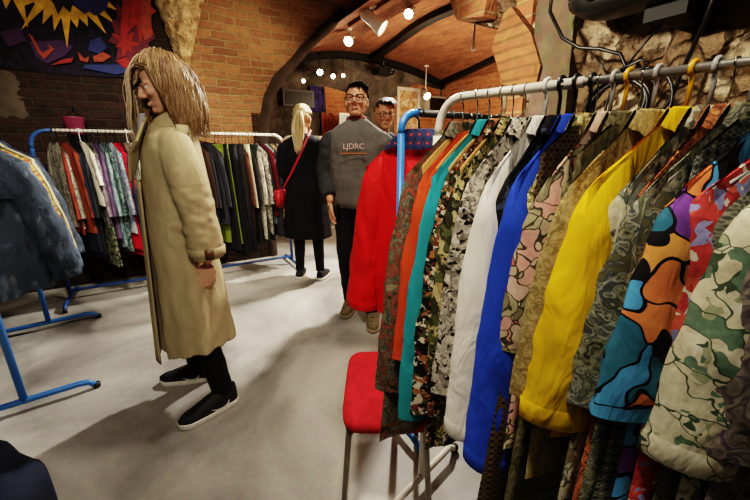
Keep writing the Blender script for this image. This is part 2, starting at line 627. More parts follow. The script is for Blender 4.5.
# ================================================================ the setting
def grid_surf(name, pts, uvs, mat, parent=None, smooth=True):
    """pts, uvs: rows of points"""
    nr, nc = len(pts), len(pts[0])
    vs = [p for row in pts for p in row]
    fs = [(i * nc + k, i * nc + k + 1, (i + 1) * nc + k + 1, (i + 1) * nc + k) for i in range(nr - 1) for k in range(nc - 1)]
    me = bpy.data.meshes.new(name)
    me.from_pydata([tuple(v) for v in vs], [], fs)
    uvl = me.uv_layers.new(name='UVMap')
    fl = [u for row in uvs for u in row]
    for lp in me.loops:
        uvl.data[lp.index].uv = fl[lp.vertex_index]
    me.update()
    return link(name, me, mat, parent, smooth)

def poly_wall(name, poly, place, depth, mat, parent=None):
    """poly: (a, z) outline; place(a, z, t) -> point, t runs through the wall's thickness"""
    n = len(poly)
    vs = [place(a, z, 0) for a, z in poly] + [place(a, z, depth) for a, z in poly]
    fs = [tuple(range(n)), tuple(range(2 * n - 1, n - 1, -1))]
    for i in range(n):
        j = (i + 1) % n
        fs.append((i, i + n, j + n, j))
    me = bpy.data.meshes.new(name)
    me.from_pydata([tuple(v) for v in vs], [], fs)
    uvl = me.uv_layers.new(name='UVMap')
    acc = 0.0
    for p in me.polygons:
        side = len(p.loop_indices) == 4 and p.index >= 2
        for li in p.loop_indices:
            vi = me.loops[li].vertex_index
            a, z = poly[vi % n]
            if side:
                uvl.data[li].uv = ((0.0 if vi < n else depth) + a * 0.3, z)
            else:
                uvl.data[li].uv = (a, z)
    me.update()
    return link(name, me, mat, parent, False)

# floor
fl = grid_surf('floor', [[W(-4 + 9.8 * i / 8, -3.2 + 9.8 * k / 8, 0) for k in range(9)] for i in range(9)],
               [[(i, k) for k in range(9)] for i in range(9)], M['floor'])
struct(fl)

# left wall with the edge of the big arch
arch_edge = [(1.06, 0), (1.06, 1.45), (1.09, 1.6), (1.16, 1.9), (1.28, 2.08), (1.44, 2.25), (1.68, 2.5), (1.95, 2.73), (2.16, 2.96), (2.45, 3.12), (2.45, 3.7)]
wl = poly_wall('wall_left', [(-3.9, 0)] + arch_edge + [(-3.9, 3.7)], lambda a, z, t: W(a, 4.3 + t, z), 0.3, M['brick_left'])
struct(wl)
# darker brick over the wall, with shade painted into its tone and lower strip
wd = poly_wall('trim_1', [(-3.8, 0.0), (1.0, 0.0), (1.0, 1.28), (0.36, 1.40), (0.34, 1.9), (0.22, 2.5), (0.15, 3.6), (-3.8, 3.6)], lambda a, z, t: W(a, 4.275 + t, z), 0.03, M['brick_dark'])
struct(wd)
# dark rough edge of the arch
bm = bmesh.new()
ring = []
for (a, z) in arch_edge[:-1]:
    ring.append((a, z))
pts = []
for i in range(len(ring) - 1):
    for k in range(4):
        t = k / 4
        pts.append((ring[i][0] * (1 - t) + ring[i + 1][0] * t, ring[i][1] * (1 - t) + ring[i + 1][1] * t))
pts.append(ring[-1])
rows = []
for i, (a, z) in enumerate(pts):
    q = 0.05 + 0.02 * noise.noise(Vector((a * 5, z * 5, 1)))
    rows.append([W(a - q, 4.285, z + q * 0.2), W(a - q * 0.3, 4.25, z), W(a + 0.05, 4.27, z - 0.04), W(a + 0.06, 4.45, z - 0.05), W(a + 0.03, 4.62, z)])
add_loft(bm, rows, closed=False)
struct(from_bm('trim_2', bm, plain('dark_arch_edge', '#33251a', 0.95, 0, 0.4, 9, 0.6)))

# rough pale stone springer on the left wall (V shape)
bm = bmesh.new()
rows = []
for i in range(70):
    z = 1.98 + 1.45 * i / 69
    f = max(0.0, (z - 1.98) / 0.72)
    a0 = 0.345 - 0.17 * f ** 0.8 - 0.015
    a1 = 0.345 + 0.23 * f ** 1.2 + 0.015
    row = []
    for k in range(31):
        t = k / 30
        a = a0 + (a1 - a0) * t
        d = (0.05 + 0.12 * f) * sin(pi * t) ** 0.6 + (0.05 * noise.noise(Vector((a * 14, z * 10, 3))) + 0.03 * noise.noise(Vector((a * 34, z * 26, 3)))) * (1 if 0 < k < 30 else 0)
        row.append(W(a + 0.02 * noise.noise(Vector((z * 14, k * .3, 0))), 4.28 - d, z))
    rows.append(row)
add_loft(bm, rows, closed=False)
struct(from_bm('trim_3', bm, M['stone_pale']))
# leftover pale plaster on the dark wall
bm = bmesh.new()
rows = []
for i in range(9):
    row = []
    for k in range(61):
        a = 2 * pi * k / 60
        q = i / 8
        rr = q * (0.17 + 0.11 * noise.noise(Vector((cos(a) * 1.4, sin(a) * 1.4, 0))) + 0.04 * noise.noise(Vector((cos(a) * 6, sin(a) * 6, 0))))
        row.append(W(-1.05 + rr * cos(a), 4.272 - 0.014 * (1 - q * q) , 1.72 + 0.9 * rr * sin(a)))
    rows.append(row)
add_loft(bm, rows, closed=False)
struct(from_bm('trim_4', bm, plain('plaster_patch', '#4c4236', 0.95, 0, 0.3, 12, 0.4)))

# near vault
def vault(name, prof, v0, v1, nv, mat, bump=0.0):
    ln = [0.0]
    for i in range(1, len(prof)):
        ln.append(ln[-1] + sqrt((prof[i][0] - prof[i - 1][0]) ** 2 + (prof[i][1] - prof[i - 1][1]) ** 2))
    P, Q = [], []
    for k in range(nv + 1):
        v = v0 + (v1 - v0) * k / nv
        P.append([W(a, v, z) for a, z in prof])
        Q.append([(v, s) for s in ln])
    return struct(grid_surf(name, P, Q, mat))
vault('ceiling', [(-3.9 + 6.4 * i / 20, 2.75 + 0.65 * sin(pi * i / 20) ** 0.8 + (0.25 if i == 0 else 0)) for i in range(21)], -3.2, 4.5, 10, M['brick_vault'])

# hall vault: springs low on the left, crown at u=3.3, steel spring line at u=5.44
prof = []
for i in range(17):
    t = pi * (1 - 0.5 * i / 16)
    prof.append((3.3 + 2.3 * cos(t), 1.45 + 1.55 * sin(t)))
for i in range(1, 13):
    a = 2.2 * i / 12
    prof.append((3.3 + a, 1.45 + 1.55 * sqrt(max(0, 1 - (a / 3.3) ** 2)) ** 0.9 + 0.03 * i / 12))
full = [p for p in prof]
vault('ceiling.001', [p for p in full if p[0] < 2.2], 4.45, 6.4, 6, M['brick_vault'])
i0 = max(i for i, p in enumerate(full) if p[0] < 2.2)
vault('ceiling.002', full[i0:], 1.45, 6.4, 10, M['brick_vault'])
zs = full[-1][1]
us = full[-1][0]
struct(grid_surf('wall_hall_right', [[W(us, v, 0), W(us, v, zs / 2), W(us, v, zs)] for v in (1.4, 3, 4.5, 6.4)],
                 [[(v, 0), (v, zs / 2), (v, zs)] for v in (1.4, 3, 4.5, 6.4)], M['brick_far'], smooth=False))
# hall back wall
bw = [(1.0, 0)] + [(p[0], p[1] + 0.02) for p in full] + [(us, 0)]
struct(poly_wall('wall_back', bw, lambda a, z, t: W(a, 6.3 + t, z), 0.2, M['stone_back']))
# brick infill showing between the dark plaster of the back wall
struct(poly_wall('trim_5', [(2.74, 1.2), (3.3, 1.2), (3.32, 2.3), (2.72, 2.4)], lambda a, z, t: W(a, 6.285 + t, z), 0.03, M['brick_far']))
struct(poly_wall('trim_6', [(4.3, 1.0), (5.44, 1.0), (5.44, 2.55), (4.75, 2.62), (4.2, 2.3)], lambda a, z, t: W(a, 6.285 + t, z), 0.03, M['brick_far']))
struct(poly_wall('wall_hall_left', [(4.3, 0), (6.5, 0), (6.5, 1.7), (4.3, 1.7)], lambda a, z, t: W(1.05 - t, a, z), 0.1, M['brick_dark']))
struct(poly_wall('wall_hall_near', [(1.7, 0), (5.7, 0), (5.7, 3.1), (1.7, 3.1)], lambda a, z, t: W(a, 1.4 - t, z), 0.1, M['brick_far']))
struct(poly_wall('wall_far_left', [(-3.2, 0), (4.4, 0), (4.4, 3.6), (-3.2, 3.6)], lambda a, z, t: W(-3.8 - t, a, z), 0.1, M['brick_dark']))
struct(poly_wall('wall_behind', [(-3.9, 0), (2.0, 0), (2.0, 3.6), (-3.9, 3.6)], lambda a, z, t: W(a, -3.1 - t, z), 0.1, M['brick_dark']))
struct(poly_wall('wall_over_arch', [(1.4, 2.8), (4.5, 2.8), (4.5, 3.7), (1.4, 3.7)], lambda a, z, t: W(2.3 + t, a, z), 0.1, M['brick_vault']))
# steel ribs of the hall vault
def rib(name, pts, w, h):
    bm = bmesh.new()
    rows = []
    for i, p in enumerate(pts):
        p = Vector(p)
        t = (Vector(pts[min(i + 1, len(pts) - 1)]) - Vector(pts[max(i - 1, 0)])).normalized()
        s = t.cross(Vector((0, 0, 1)))
        if s.length < 0.2:
            s = W(1, 0, 0)
        s.normalize()
        n = s.cross(t)
        rows.append([p + s * w + n * 0.03, p + s * w - n * h, p - s * w - n * h, p - s * w + n * 0.03])
    add_loft(bm, rows, True, True, True)
    return struct(from_bm(name, bm, M['iron'], smooth=False))
def hz(a):
    for i in range(len(full) - 1):
        if full[i][0] <= a <= full[i + 1][0]:
            t = (a - full[i][0]) / max(1e-6, full[i + 1][0] - full[i][0])
            return full[i][1] * (1 - t) + full[i + 1][1] * t
    return full[-1][1]
rib('trim_7', [W(a, v, hz(a)) for a, v in ((3.68, 6.3), (3.6, 5.7), (3.51, 5.2), (3.4, 4.7), (3.33, 4.3), (3.31, 4.0), (3.34, 3.6), (3.4, 3.0), (3.5, 2.2))], 0.07, 0.08)
rib('trim_8', [W(5.40, 6.3, zs), W(5.22, 5.2, hz(5.22)), W(5.02, 4.3, hz(5.02)), W(4.8, 3.2, hz(4.8))], 0.05, 0.07)
rib('trim_9', [W(p[0], 6.24, p[1] - 0.02) for p in full if p[0] > 1.2], 0.05, 0.09)

# right stone wall with the arch springing over at its far end: rubble relief
def stone_h(v, z):
    p = Vector((v * 6.5, z * 6.5, 0.3))
    d = noise.voronoi(p)[0]
    q = (d[1] - d[0])
    return 0.13 * min(0.5, q) + 0.05 * noise.noise(Vector((v * 9, z * 9, 2))) + 0.02 * noise.noise(Vector((v * 27, z * 27, 5)))
rows, uvs = [], []
NZ, NV = 120, 170
for i in range(NZ + 1):
    z = 3.3 * i / NZ
    if z < 1.7:
        ve = 1.46
    elif z < 1.95:
        ve = 1.46 + 0.06 * (z - 1.7) / 0.25
    else:
        ve = 1.52 + 0.30 * min(1, (z - 1.95) / 0.12) + 0.5 * max(0, z - 2.07)
    ve += 0.03 * noise.noise(Vector((z * 9, 0, 4)))
    row, uv = [], []
    for k in range(NV + 1):
        v = -3.1 + (ve + 3.1) * (k / NV) ** 0.62
        row.append(W(1.75 - stone_h(v, z), v, z))
        uv.append((v, z))
    row.append(W(1.95, ve, z)); uv.append((ve + 0.2, z))
    row.append(W(2.2, ve, z)); uv.append((ve + 0.45, z))
    rows.append(row); uvs.append(uv)
struct(grid_surf('wall_right', rows, uvs, M['rubble']))
# smooth plaster strip and cut brick face on the pillar
struct(poly_wall('trim_10', [(1.02, 1.3), (1.22, 1.3), (1.25, 1.95), (1.2, 2.3), (1.08, 2.3), (1.05, 1.9)], lambda a, z, t: W(1.66 + t, a, z), 0.06, M['plaster']))
struct(poly_wall('trim_11', [(1.375, 1.60), (1.19, 1.60), (1.175, 1.69), (1.25, 1.85), (1.385, 2.0), (1.43, 1.98), (1.49, 1.84)], lambda a, z, t: W(1.64 + t, a, z), 0.08, M['cut_brick']))
struct(poly_wall('trim_12', [(1.55, 2.0), (1.76, 2.04), (1.85, 2.2), (1.95, 2.5), (1.6, 2.5), (1.5, 2.2)], lambda a, z, t: W(1.62 + t, a, z), 0.1, M['brick_far']))

# ================================================================ fixtures on the walls and the vault
# painted banner
def bp(px, py):
    return (-1.007 + 0.0060 * px + 0.0000079 * px * px + 0.0015 * (62 - py), 2.62 - 0.0099 * py)
ban = empty('painted_banner', W(-0.9, 4.262, 2.4), ROOM)
tag(ban, 'dark painted cloth banner with a spiky yellow sun and red shapes', 'banner')
def flat(bm, poly, d, mi):
    vs = [bm.verts.new((a + 0.9, -d, z - 2.4)) for a, z in poly]
    f = bm.faces.new(vs)
    f.material_index = mi
bm = bmesh.new()
rows = []
for i in range(13):
    z = 3.05 - (3.05 - 1.965) * i / 12
    rows.append([(a + 0.9, 0.006 * sin(a * 7) * i / 12, z - 2.4 + (0.03 * sin(a * 2.5) if i == 12 else 0)) for a in [-2.6 + 2.65 * k / 30 for k in range(31)]])
add_loft(bm, rows, False)
cl = from_bm('cloth', bm, [printed('banner_cloth', ['#0c0a14', '#171226', '#1e1730', '#241a2e', '#101018'], 6, 'paint')], ban)
def star(cx, cy, r0, r1, n, seed, sq=1.0, a0=0, a1=2 * pi):
    q = random.Random(seed)
    o = []
    for k in range(n):
        a = a0 + (a1 - a0) * k / n
        rr = r0 if k % 2 else r1 * q.uniform(0.72, 1.08)
        o.append(bp(cx + rr * cos(a), cy + rr * sq * sin(a)))
    return o
bm = bmesh.new()
mats = [plain('paint_yellow', '#c79a34', 0.8, 0, 0.35, 14), plain('paint_black', '#0d0b12', 0.8), plain('paint_navy', '#23285e', 0.8, 0, 0.25, 9), plain('paint_red', '#8a1c1c', 0.8, 0, 0.35, 14),
        plain('paint_maroon', '#571624', 0.8, 0, 0.4, 14), plain('paint_orange', '#8a3826', 0.8, 0, 0.25), plain('paint_blue', '#1f2a5c', 0.8, 0, 0.25), plain('paint_plum', '#3a1f46', 0.8)]
# the painted figures, thin layers on the cloth
flat(bm, star(66, -8, 38, 64, 56, 3, 0.86), 0.012, 0)
flat(bm, star(62, -6, 27, 34, 38, 5, 0.8), 0.016, 1)
flat(bm, star(14, -8, 26, 50, 30, 9, 0.9), 0.011, 0)
flat(bm, star(2, 0, 22, 30, 34, 19, 0.6), 0.0135, 1)
flat(bm, star(88, 2, 19, 19, 24, 1, 0.95), 0.020, 2)
flat(bm, star(44, -3, 14, 14, 20, 1), 0.020, 2)
flat(bm, star(128, 30, 16, 26, 22, 11, 1.3), 0.018, 4)
flat(bm, star(136, 8, 9, 20, 16, 14, 1.6), 0.021, 3)
flat(bm, star(122, 38, 6, 14, 14, 15), 0.023, 3)
flat(bm, [bp(*p) for p in ((138, 0), (146, -4), (147, 30), (140, 34), (136, 22))], 0.024, 5)
flat(bm, [bp(*p) for p in ((120, 0), (127, 0), (124, 30), (119, 46), (117, 30))], 0.024, 3)
for pl, mi in ((((30, 40), (34, 42), (42, 54), (50, 50), (47, 46), (54, 50), (44, 59), (38, 54)), 5), (((60, 58), (72, 55), (70, 59), (50, 63)), 3), (((76, 50), (82, 55), (87, 53), (85, 58), (78, 57)), 5),
               (((90, 53), (100, 48), (108, 51), (100, 56), (92, 57)), 5), (((112, 54), (122, 50), (128, 56), (120, 60)), 3), (((88, 40), (98, 36), (104, 44), (96, 50), (86, 48)), 6),
               (((82, 60), (118, 57), (124, 63), (112, 66), (80, 63)), 6), (((30, 46), (60, 42), (72, 46), (64, 54), (46, 62), (36, 58)), 7), (((2, 42), (22, 36), (28, 46), (10, 52)), 7)):
    flat(bm, [bp(*p) for p in pl], 0.022 if mi != 7 else 0.010, mi)
from_bm('painted_sun', bm, mats, ban, smooth=False)

# magenta bucket on a hook
bk = empty('hanging_bucket', W(-0.61, 4.16, 1.43), ROOM)
tag(bk, 'dull magenta bucket hung on the brick wall above the clothes rail', 'bucket')
bm = bmesh.new()
rows = [ell_ring((0, 0, z), r, r * 0.9, 20) for z, r in ((0, 0.055), (0.02, 0.062), (0.13, 0.078), (0.14, 0.082), (0.148, 0.082), (0.148, 0.072), (0.03, 0.055))]
add_loft(bm, rows, True, True, True)
from_bm('tub', bm, plain('magenta_plastic', '#6e2340', 0.5), bk)
tube_obj('handle', [(-0.08, 0, 0.145), (-0.06, 0.02, 0.2), (0, 0.06, 0.235), (0.06, 0.02, 0.2), (0.08, 0, 0.145)], 0.004, M['iron'], bk, 6)
tube_obj('wall_hook', [(0, 0.125, 0.23), (0, 0.07, 0.225), (0, 0.05, 0.235), (0, 0.045, 0.25)], 0.005, M['iron'], bk, 6)

# spotlights
def spot(name, pos, aim, label, housing, lit, size=1.0, mount=None):
    o = empty(name, pos)
    tag(o, label, 'spotlight', 'spotlights in the vaulted hall')
    d = (Vector(aim) - Vector(pos)).normalized()
    rot = d.to_track_quat('Z', 'Y').to_matrix().to_4x4()
    bm = bmesh.new()
    s = size
    rows = [[rot @ Vector((r * s * cos(2 * pi * k / 18), r * s * sin(2 * pi * k / 18), z * s)) for k in range(18)] for z, r in
            ((-0.1, 0.02), (-0.09, 0.035), (0.0, 0.04), (0.05, 0.05), (0.075, 0.055), (0.075, 0.047), (0.05, 0.044))]
    add_loft(bm, rows, True, True, False)
    from_bm('housing', bm, housing, o)
    bm = bmesh.new()
    add_ell(bm, (0, 0, 0.052 * s), (0.043 * s, 0.043 * s, 0.018 * s), rot)
    from_bm('bulb', bm, M[lit], o)
    top = (mount - pos.z) if mount else 0.12
    tube_obj('arm', [rot @ Vector((0.045 * s, 0, -0.02)), rot @ Vector((0.06 * s, 0, -0.04)), (0, 0, 0.07 * s), (0, 0, top)], 0.008 * s, housing, o, 8)
    bm = bmesh.new()
    add_loft(bm, [ell_ring((0, 0, z), r, r, 16) for z, r in ((top - 0.02, 0.03 * s), (top, 0.035 * s))], True, True, True)
    from_bm('ceiling_mount', bm, housing, o)
    return o
CAM = Vector((0, 0, 1.3))
WM = M['white_metal']
spot('spotlight', W(2.45, 4.76, 2.76), (-0.7, 2.2, 0.5), 'lit spotlight below the brick vault, beside the arch edge', WM, 'bulb', 1.25, hz(2.45))
spot('spotlight', W(2.50, 3.45, 2.72), (-0.3, 1.4, 0.3), 'lit spotlight at the very top of the brick vault', WM, 'bulb', 1.0, hz(2.5))
spot('spotlight', W(2.3, 3.85, 2.70), W(3.6, 2.7, 1.4), 'white enamel spotlight hanging from the brick vault, turned sideways', plain('bright_white_enamel', '#fbf8f0', .35, 0, .02), 'bulb_dim', 1.7, hz(2.3))
for (a, v, z, lab, lit, s) in ((2.52, 6.0, 2.56, 'brightest spotlight in the row on the back wall', 'bulb', 1.0), (2.76, 6.0, 2.52, 'lit spotlight second in the row on the back wall', 'bulb', .8),
                               (2.22, 6.0, 2.40, 'small dim spotlight above the dark screen on the back wall', 'bulb_dim', 0.7), (2.98, 6.05, 2.56, 'small dim spotlight at the end of the back wall row', 'bulb_dim', 0.7)):
    spot('spotlight', W(a, v, z), (CAM + W(a, v, 0) * 0.2), lab, M['black'], lit, s, min(hz(a), 2.85))
spot('spotlight', W(4.72, 5.9, 2.37), W(4.4, 4.5, 1.5), 'pale spotlight beside the tall white frame', WM, 'bulb_dim', 1.5, hz(4.72))
# black projector under the crown of the vault
pj = empty('projector', W(3.72, 5.9, 2.62), ROOM)
tag(pj, 'black projector hanging below the crown of the brick vault', 'projector')
box_obj('body', (-0.18, -0.14, 0), (0.18, 0.14, 0.1), M['black'], pj, 0.02)
bm = bmesh.new()
add_loft(bm, [[(0.08 + r * cos(a), y, 0.05 + r * sin(a)) for a in [2 * pi * k / 16 for k in range(16)]] for y, r in ((-0.13, 0.04), (-0.17, 0.042), (-0.17, 0.03), (-0.15, 0.026))], True, False, True)
from_bm('lens', bm, plain('lens_glass', '#20242c', 0.1), pj)
tube_obj('ceiling_pole', [(0, 0, 0.1), (0, 0, hz(3.72) - 2.62)], 0.02, M['black'], pj)

# pendant cable with socket in front of the hall
pc = empty('hanging_cable', W(2.62, 2.6, 2.19))
tag(pc, 'thin grey conduit and drop cable hanging beside the stone pillar', 'cable')
tube_obj('cable', [(0, 0, 0.03), (0.0, 0, 0.12), (-0.002, 0, 0.25), W(0.02, 0.05, 0.32), W(-0.2, 0.1, 0.42), W(-0.5, 0.3, 0.60)], 0.011, M['grey_metal'], pc)
bm = bmesh.new()
add_loft(bm, [ell_ring((0, 0, z), r, r, 12) for z, r in ((-0.01, 0.012), (0, 0.018), (0.03, 0.018), (0.045, 0.01))], True, True, True)
from_bm('socket', bm, WM, pc)

# tall white frame, grey wall heater on the back wall
def framed(name, a0, a1, z0, z1, label, inner):
    o = empty(name, W((a0 + a1) / 2, 6.27, z0), ROOM)
    tag(o, label, 'picture')
    w, h, t = (a1 - a0) / 2, z1 - z0, 0.06
    bm = bmesh.new()
    for lo, hi in (((-w, -0.03, 0), (w, 0, t)), ((-w, -0.03, h - t), (w, 0, h)), ((-w, -0.03, t), (-w + t, 0, h - t)), ((w - t, -0.03, t), (w, 0, h - t))):
        add_box(bm, lo, hi)
    from_bm('frame', bm, WM, o, False)
    box_obj('picture_sheet', (-w + t, -0.012, t), (w - t, -0.004, h - t), inner, o)
    return o
framed('picture_frame', 4.28, 4.86, 1.5, 2.52, 'tall white framed picture of pale brown tones on the back wall', printed('frame_picture', ['#c99c63', '#e2c294', '#b9793f', '#efdcb8'], 4, 'paint'))
ht = empty('box_heater', W(5.15, 6.27, 2.06), ROOM)
tag(ht, 'grey box heater with a dark front screen high on the back wall', 'heater')
box_obj('case', (-0.3, -0.22, 0), (0.27, 0, 0.32), plain('grey_case', '#a39c90', 0.5), ht, 0.012)
bm = bmesh.new()
add_box(bm, (-0.18, -0.235, 0.04), (0.24, -0.222, 0.28))
from_bm('screen', bm, M['black'], ht, False)

# back wall shelf things
sc = empty('flat_screen', W(2.2, 6.27, 2.02), ROOM)
tag(sc, 'wide dark screen in a pale frame on the shadowed back wall', 'screen')
box_obj('screen_panel', (-0.24, -0.07, 0.03), (0.24, -0.05, 0.24), M['black'], sc, 0.004)
bm = bmesh.new()
for lo, hi in (((-0.28, -0.06, 0), (0.28, 0, 0.03)), ((-0.28, -0.06, 0.24), (0.28, 0, 0.27)), ((-0.28, -0.06, 0.03), (-0.24, 0, 0.24)), ((0.24, -0.06, 0.03), (0.28, 0, 0.24))):
    add_box(bm, lo, hi)
from_bm('frame', bm, plain('grey_frame', '#4b4a4c', 0.5), sc, False)
for (a0, a1, z0, z1, nm, lab, cat, cols) in (
        (2.42, 2.68, 1.95, 2.38, 'pinned_cloth', 'violet blue cloth pinned on the back wall beside the dark screen', 'cloth', ['#1b1a3d', '#2f2b72', '#43388f', '#141428']),
        (2.62, 2.86, 1.55, 1.95, 'pinned_cloth', 'orange red cloth pinned on the back wall below the violet cloth', 'cloth', ['#7c2a12', '#c4531f', '#db6f2a', '#4d1a10'])):
    bm = bmesh.new()
    rows = [[W(a0 + (a1 - a0) * k / 12, 6.27 - 0.02 - 0.012 * sin(k * 1.7 + i * 0.1), z1 + (z0 - z1) * i / 8) for k in range(13)] for i in range(9)]
    add_loft(bm, rows, False)
    tag(from_bm(nm, bm, printed('print_' + lab[:6], cols, 12, 'paint')), lab, cat)
# counter with white shelf and small monitor in the hall
ct = empty('display_counter', W(3.0, 5.95, 0), ROOM)
tag(ct, 'dark counter with a white top against the back wall', 'counter')
box_obj('cabinet_body', (-0.35, -0.25, 0), (0.6, 0.25, 1.52), plain('dark_counter', '#241b15', 0.7), ct, 0.01)
box_obj('counter_top', (-0.38, -0.28, 1.52), (0.63, 0.27, 1.56), WM, ct, 0.008)
mn = empty('desk_monitor', W(3.0, 5.85, 1.56), ROOM)
tag(mn, 'small monitor in a white frame on the counter behind the blonde woman', 'monitor')
box_obj('case', (-0.22, -0.02, 0.04), (0.22, 0.03, 0.36), WM, mn, 0.01)
box_obj('screen', (-0.19, -0.026, 0.07), (0.19, -0.021, 0.33), plain('dull_screen', '#54524f', 0.3), mn)
box_obj('stand', (-0.09, -0.06, 0), (0.09, 0.06, 0.05), WM, mn, 0.01)

# black loudspeaker high on the stone wall
sp = empty('loudspeaker', W(1.50, 0.715, 1.90), ROOM)
tag(sp, 'large black wall loudspeaker hanging above the clothes rack', 'speaker')
bm = bmesh.new()
rows = []
for k in range(13):
    y = 0.225 - 0.44 * k / 12
    e = 1 - abs((k - 6) / 6) ** 5 * 0.30
    rows.append([Vector((0.10 * e * math.copysign(abs(cos(a)) ** 0.5, cos(a)), y, 0.125 * e * math.copysign(abs(sin(a)) ** 0.5, sin(a)) - 0.01 * k / 12)) for a in [2 * pi * j / 28 for j in range(28)]])
add_loft(bm, rows, True, True, True)
from_bm('cabinet', bm, M['black'], sp)
bm = bmesh.new()
add_loft(bm, [[(x, 0.12 + r * cos(a), -0.05 + r * sin(a)) for a in [2 * pi * k / 20 for k in range(20)]] for x, r in ((-0.096, 0.035), (-0.108, 0.037), (-0.108, 0.028), (-0.099, 0.023), (-0.10, 0.004))], True, False, True)
from_bm('port', bm, plain('dark_port', '#1d2026', 0.25), sp)
bm = bmesh.new()
add_box(bm, (0.0, -0.14, -0.18), (0.05, -0.02, -0.12))
add_box(bm, (0.03, -0.11, -0.175), (0.22, -0.05, -0.145))
from_bm('bracket', bm, M['black_matte'], sp, False)
# cable from the loudspeaker
tag(tube_obj('speaker_cable', [W(1.44, 1.02, 1.98), W(1.5, 1.06, 1.86), W(1.55, 1.02, 1.76), W(1.57, 0.95, 1.71), W(1.58, 0.87, 1.69), W(1.6, 0.80, 1.66), W(1.61, 0.77, 1.6), W(1.61, 0.765, 1.56)], 0.007, M['black'], None, 8),
    'black cable looping from the loudspeaker down to the cable coil', 'cable')
tag(tube_obj('speaker_cable', [W(1.42, 0.48, 1.75), W(1.5, 0.52, 1.68), W(1.58, 0.58, 1.56), W(1.6, 0.6, 1.48), W(1.6, 0.64, 1.4), W(1.6, 0.66, 1.3)], 0.007, M['black'], None, 8),
    'black cable falling straight from the far end of the loudspeaker to the rail', 'cable')
# coil of black cable on the stone wall
bm = bmesh.new()
q = random.Random(4)
pts = []
for k in range(9 * 26):
    a = 2 * pi * k / 26
    tn = k // 26
    r = 0.098 + 0.008 * ((tn * 7) % 5) / 4 + 0.006 * sin(a * 2 + tn)
    pts.append(W(1.59 - 0.008 * (tn % 4) - 0.003 * sin(a + tn), 0.77 + r * cos(a), 1.475 + 0.95 * r * sin(a) - 0.004 * tn % 0.02))
add_tube(bm, pts, 0.0062, 6)
add_tube(bm, [W(1.58, 0.70 + 0.11 * cos(2 * pi * k / 28), 1.465 + 0.125 * sin(2 * pi * k / 28)) for k in range(28)], 0.006, 6, closed=True)
add_tube(bm, [W(1.57, 0.79, 1.57), W(1.56, 0.76, 1.60), W(1.55, 0.70, 1.615), W(1.55, 0.67, 1.60), W(1.56, 0.71, 1.575), W(1.57, 0.78, 1.56)], 0.006, 6)
add_tube(bm, [W(1.57, 0.80, 1.56), W(1.56, 0.84, 1.62), W(1.56, 0.87, 1.66)], 0.004, 6)
add_tube(bm, [W(1.57, 0.78, 1.56), W(1.56, 0.72, 1.65), W(1.56, 0.66, 1.72)], 0.005, 6)
tag(from_bm('cable_coil', bm, M['black']), 'coil of black cable hanging on the stone wall behind the rail', 'cable')
tag(tube_obj('iron_hook', [W(1.72, 0.77, 1.585), W(1.58, 0.77, 1.58), W(1.56, 0.77, 1.595)], 0.006, M['iron'], None, 6), 'iron hook in the stone wall holding the cable coil', 'hook')
# ================================================================ clothes and racks
def hook_pts(R_, side=1, n=14, drop=-0.075):
    p = [Vector((0, 0, drop)), Vector((0, 0, -R_ - 0.012)), Vector((0, side * 0.004, -R_ - 0.002))]
    for k in range(n + 1):
        a = radians(-75 + (250) * k / n)
        p.append(Vector((0, side * R_ * cos(a), R_ * sin(a))))
    return p

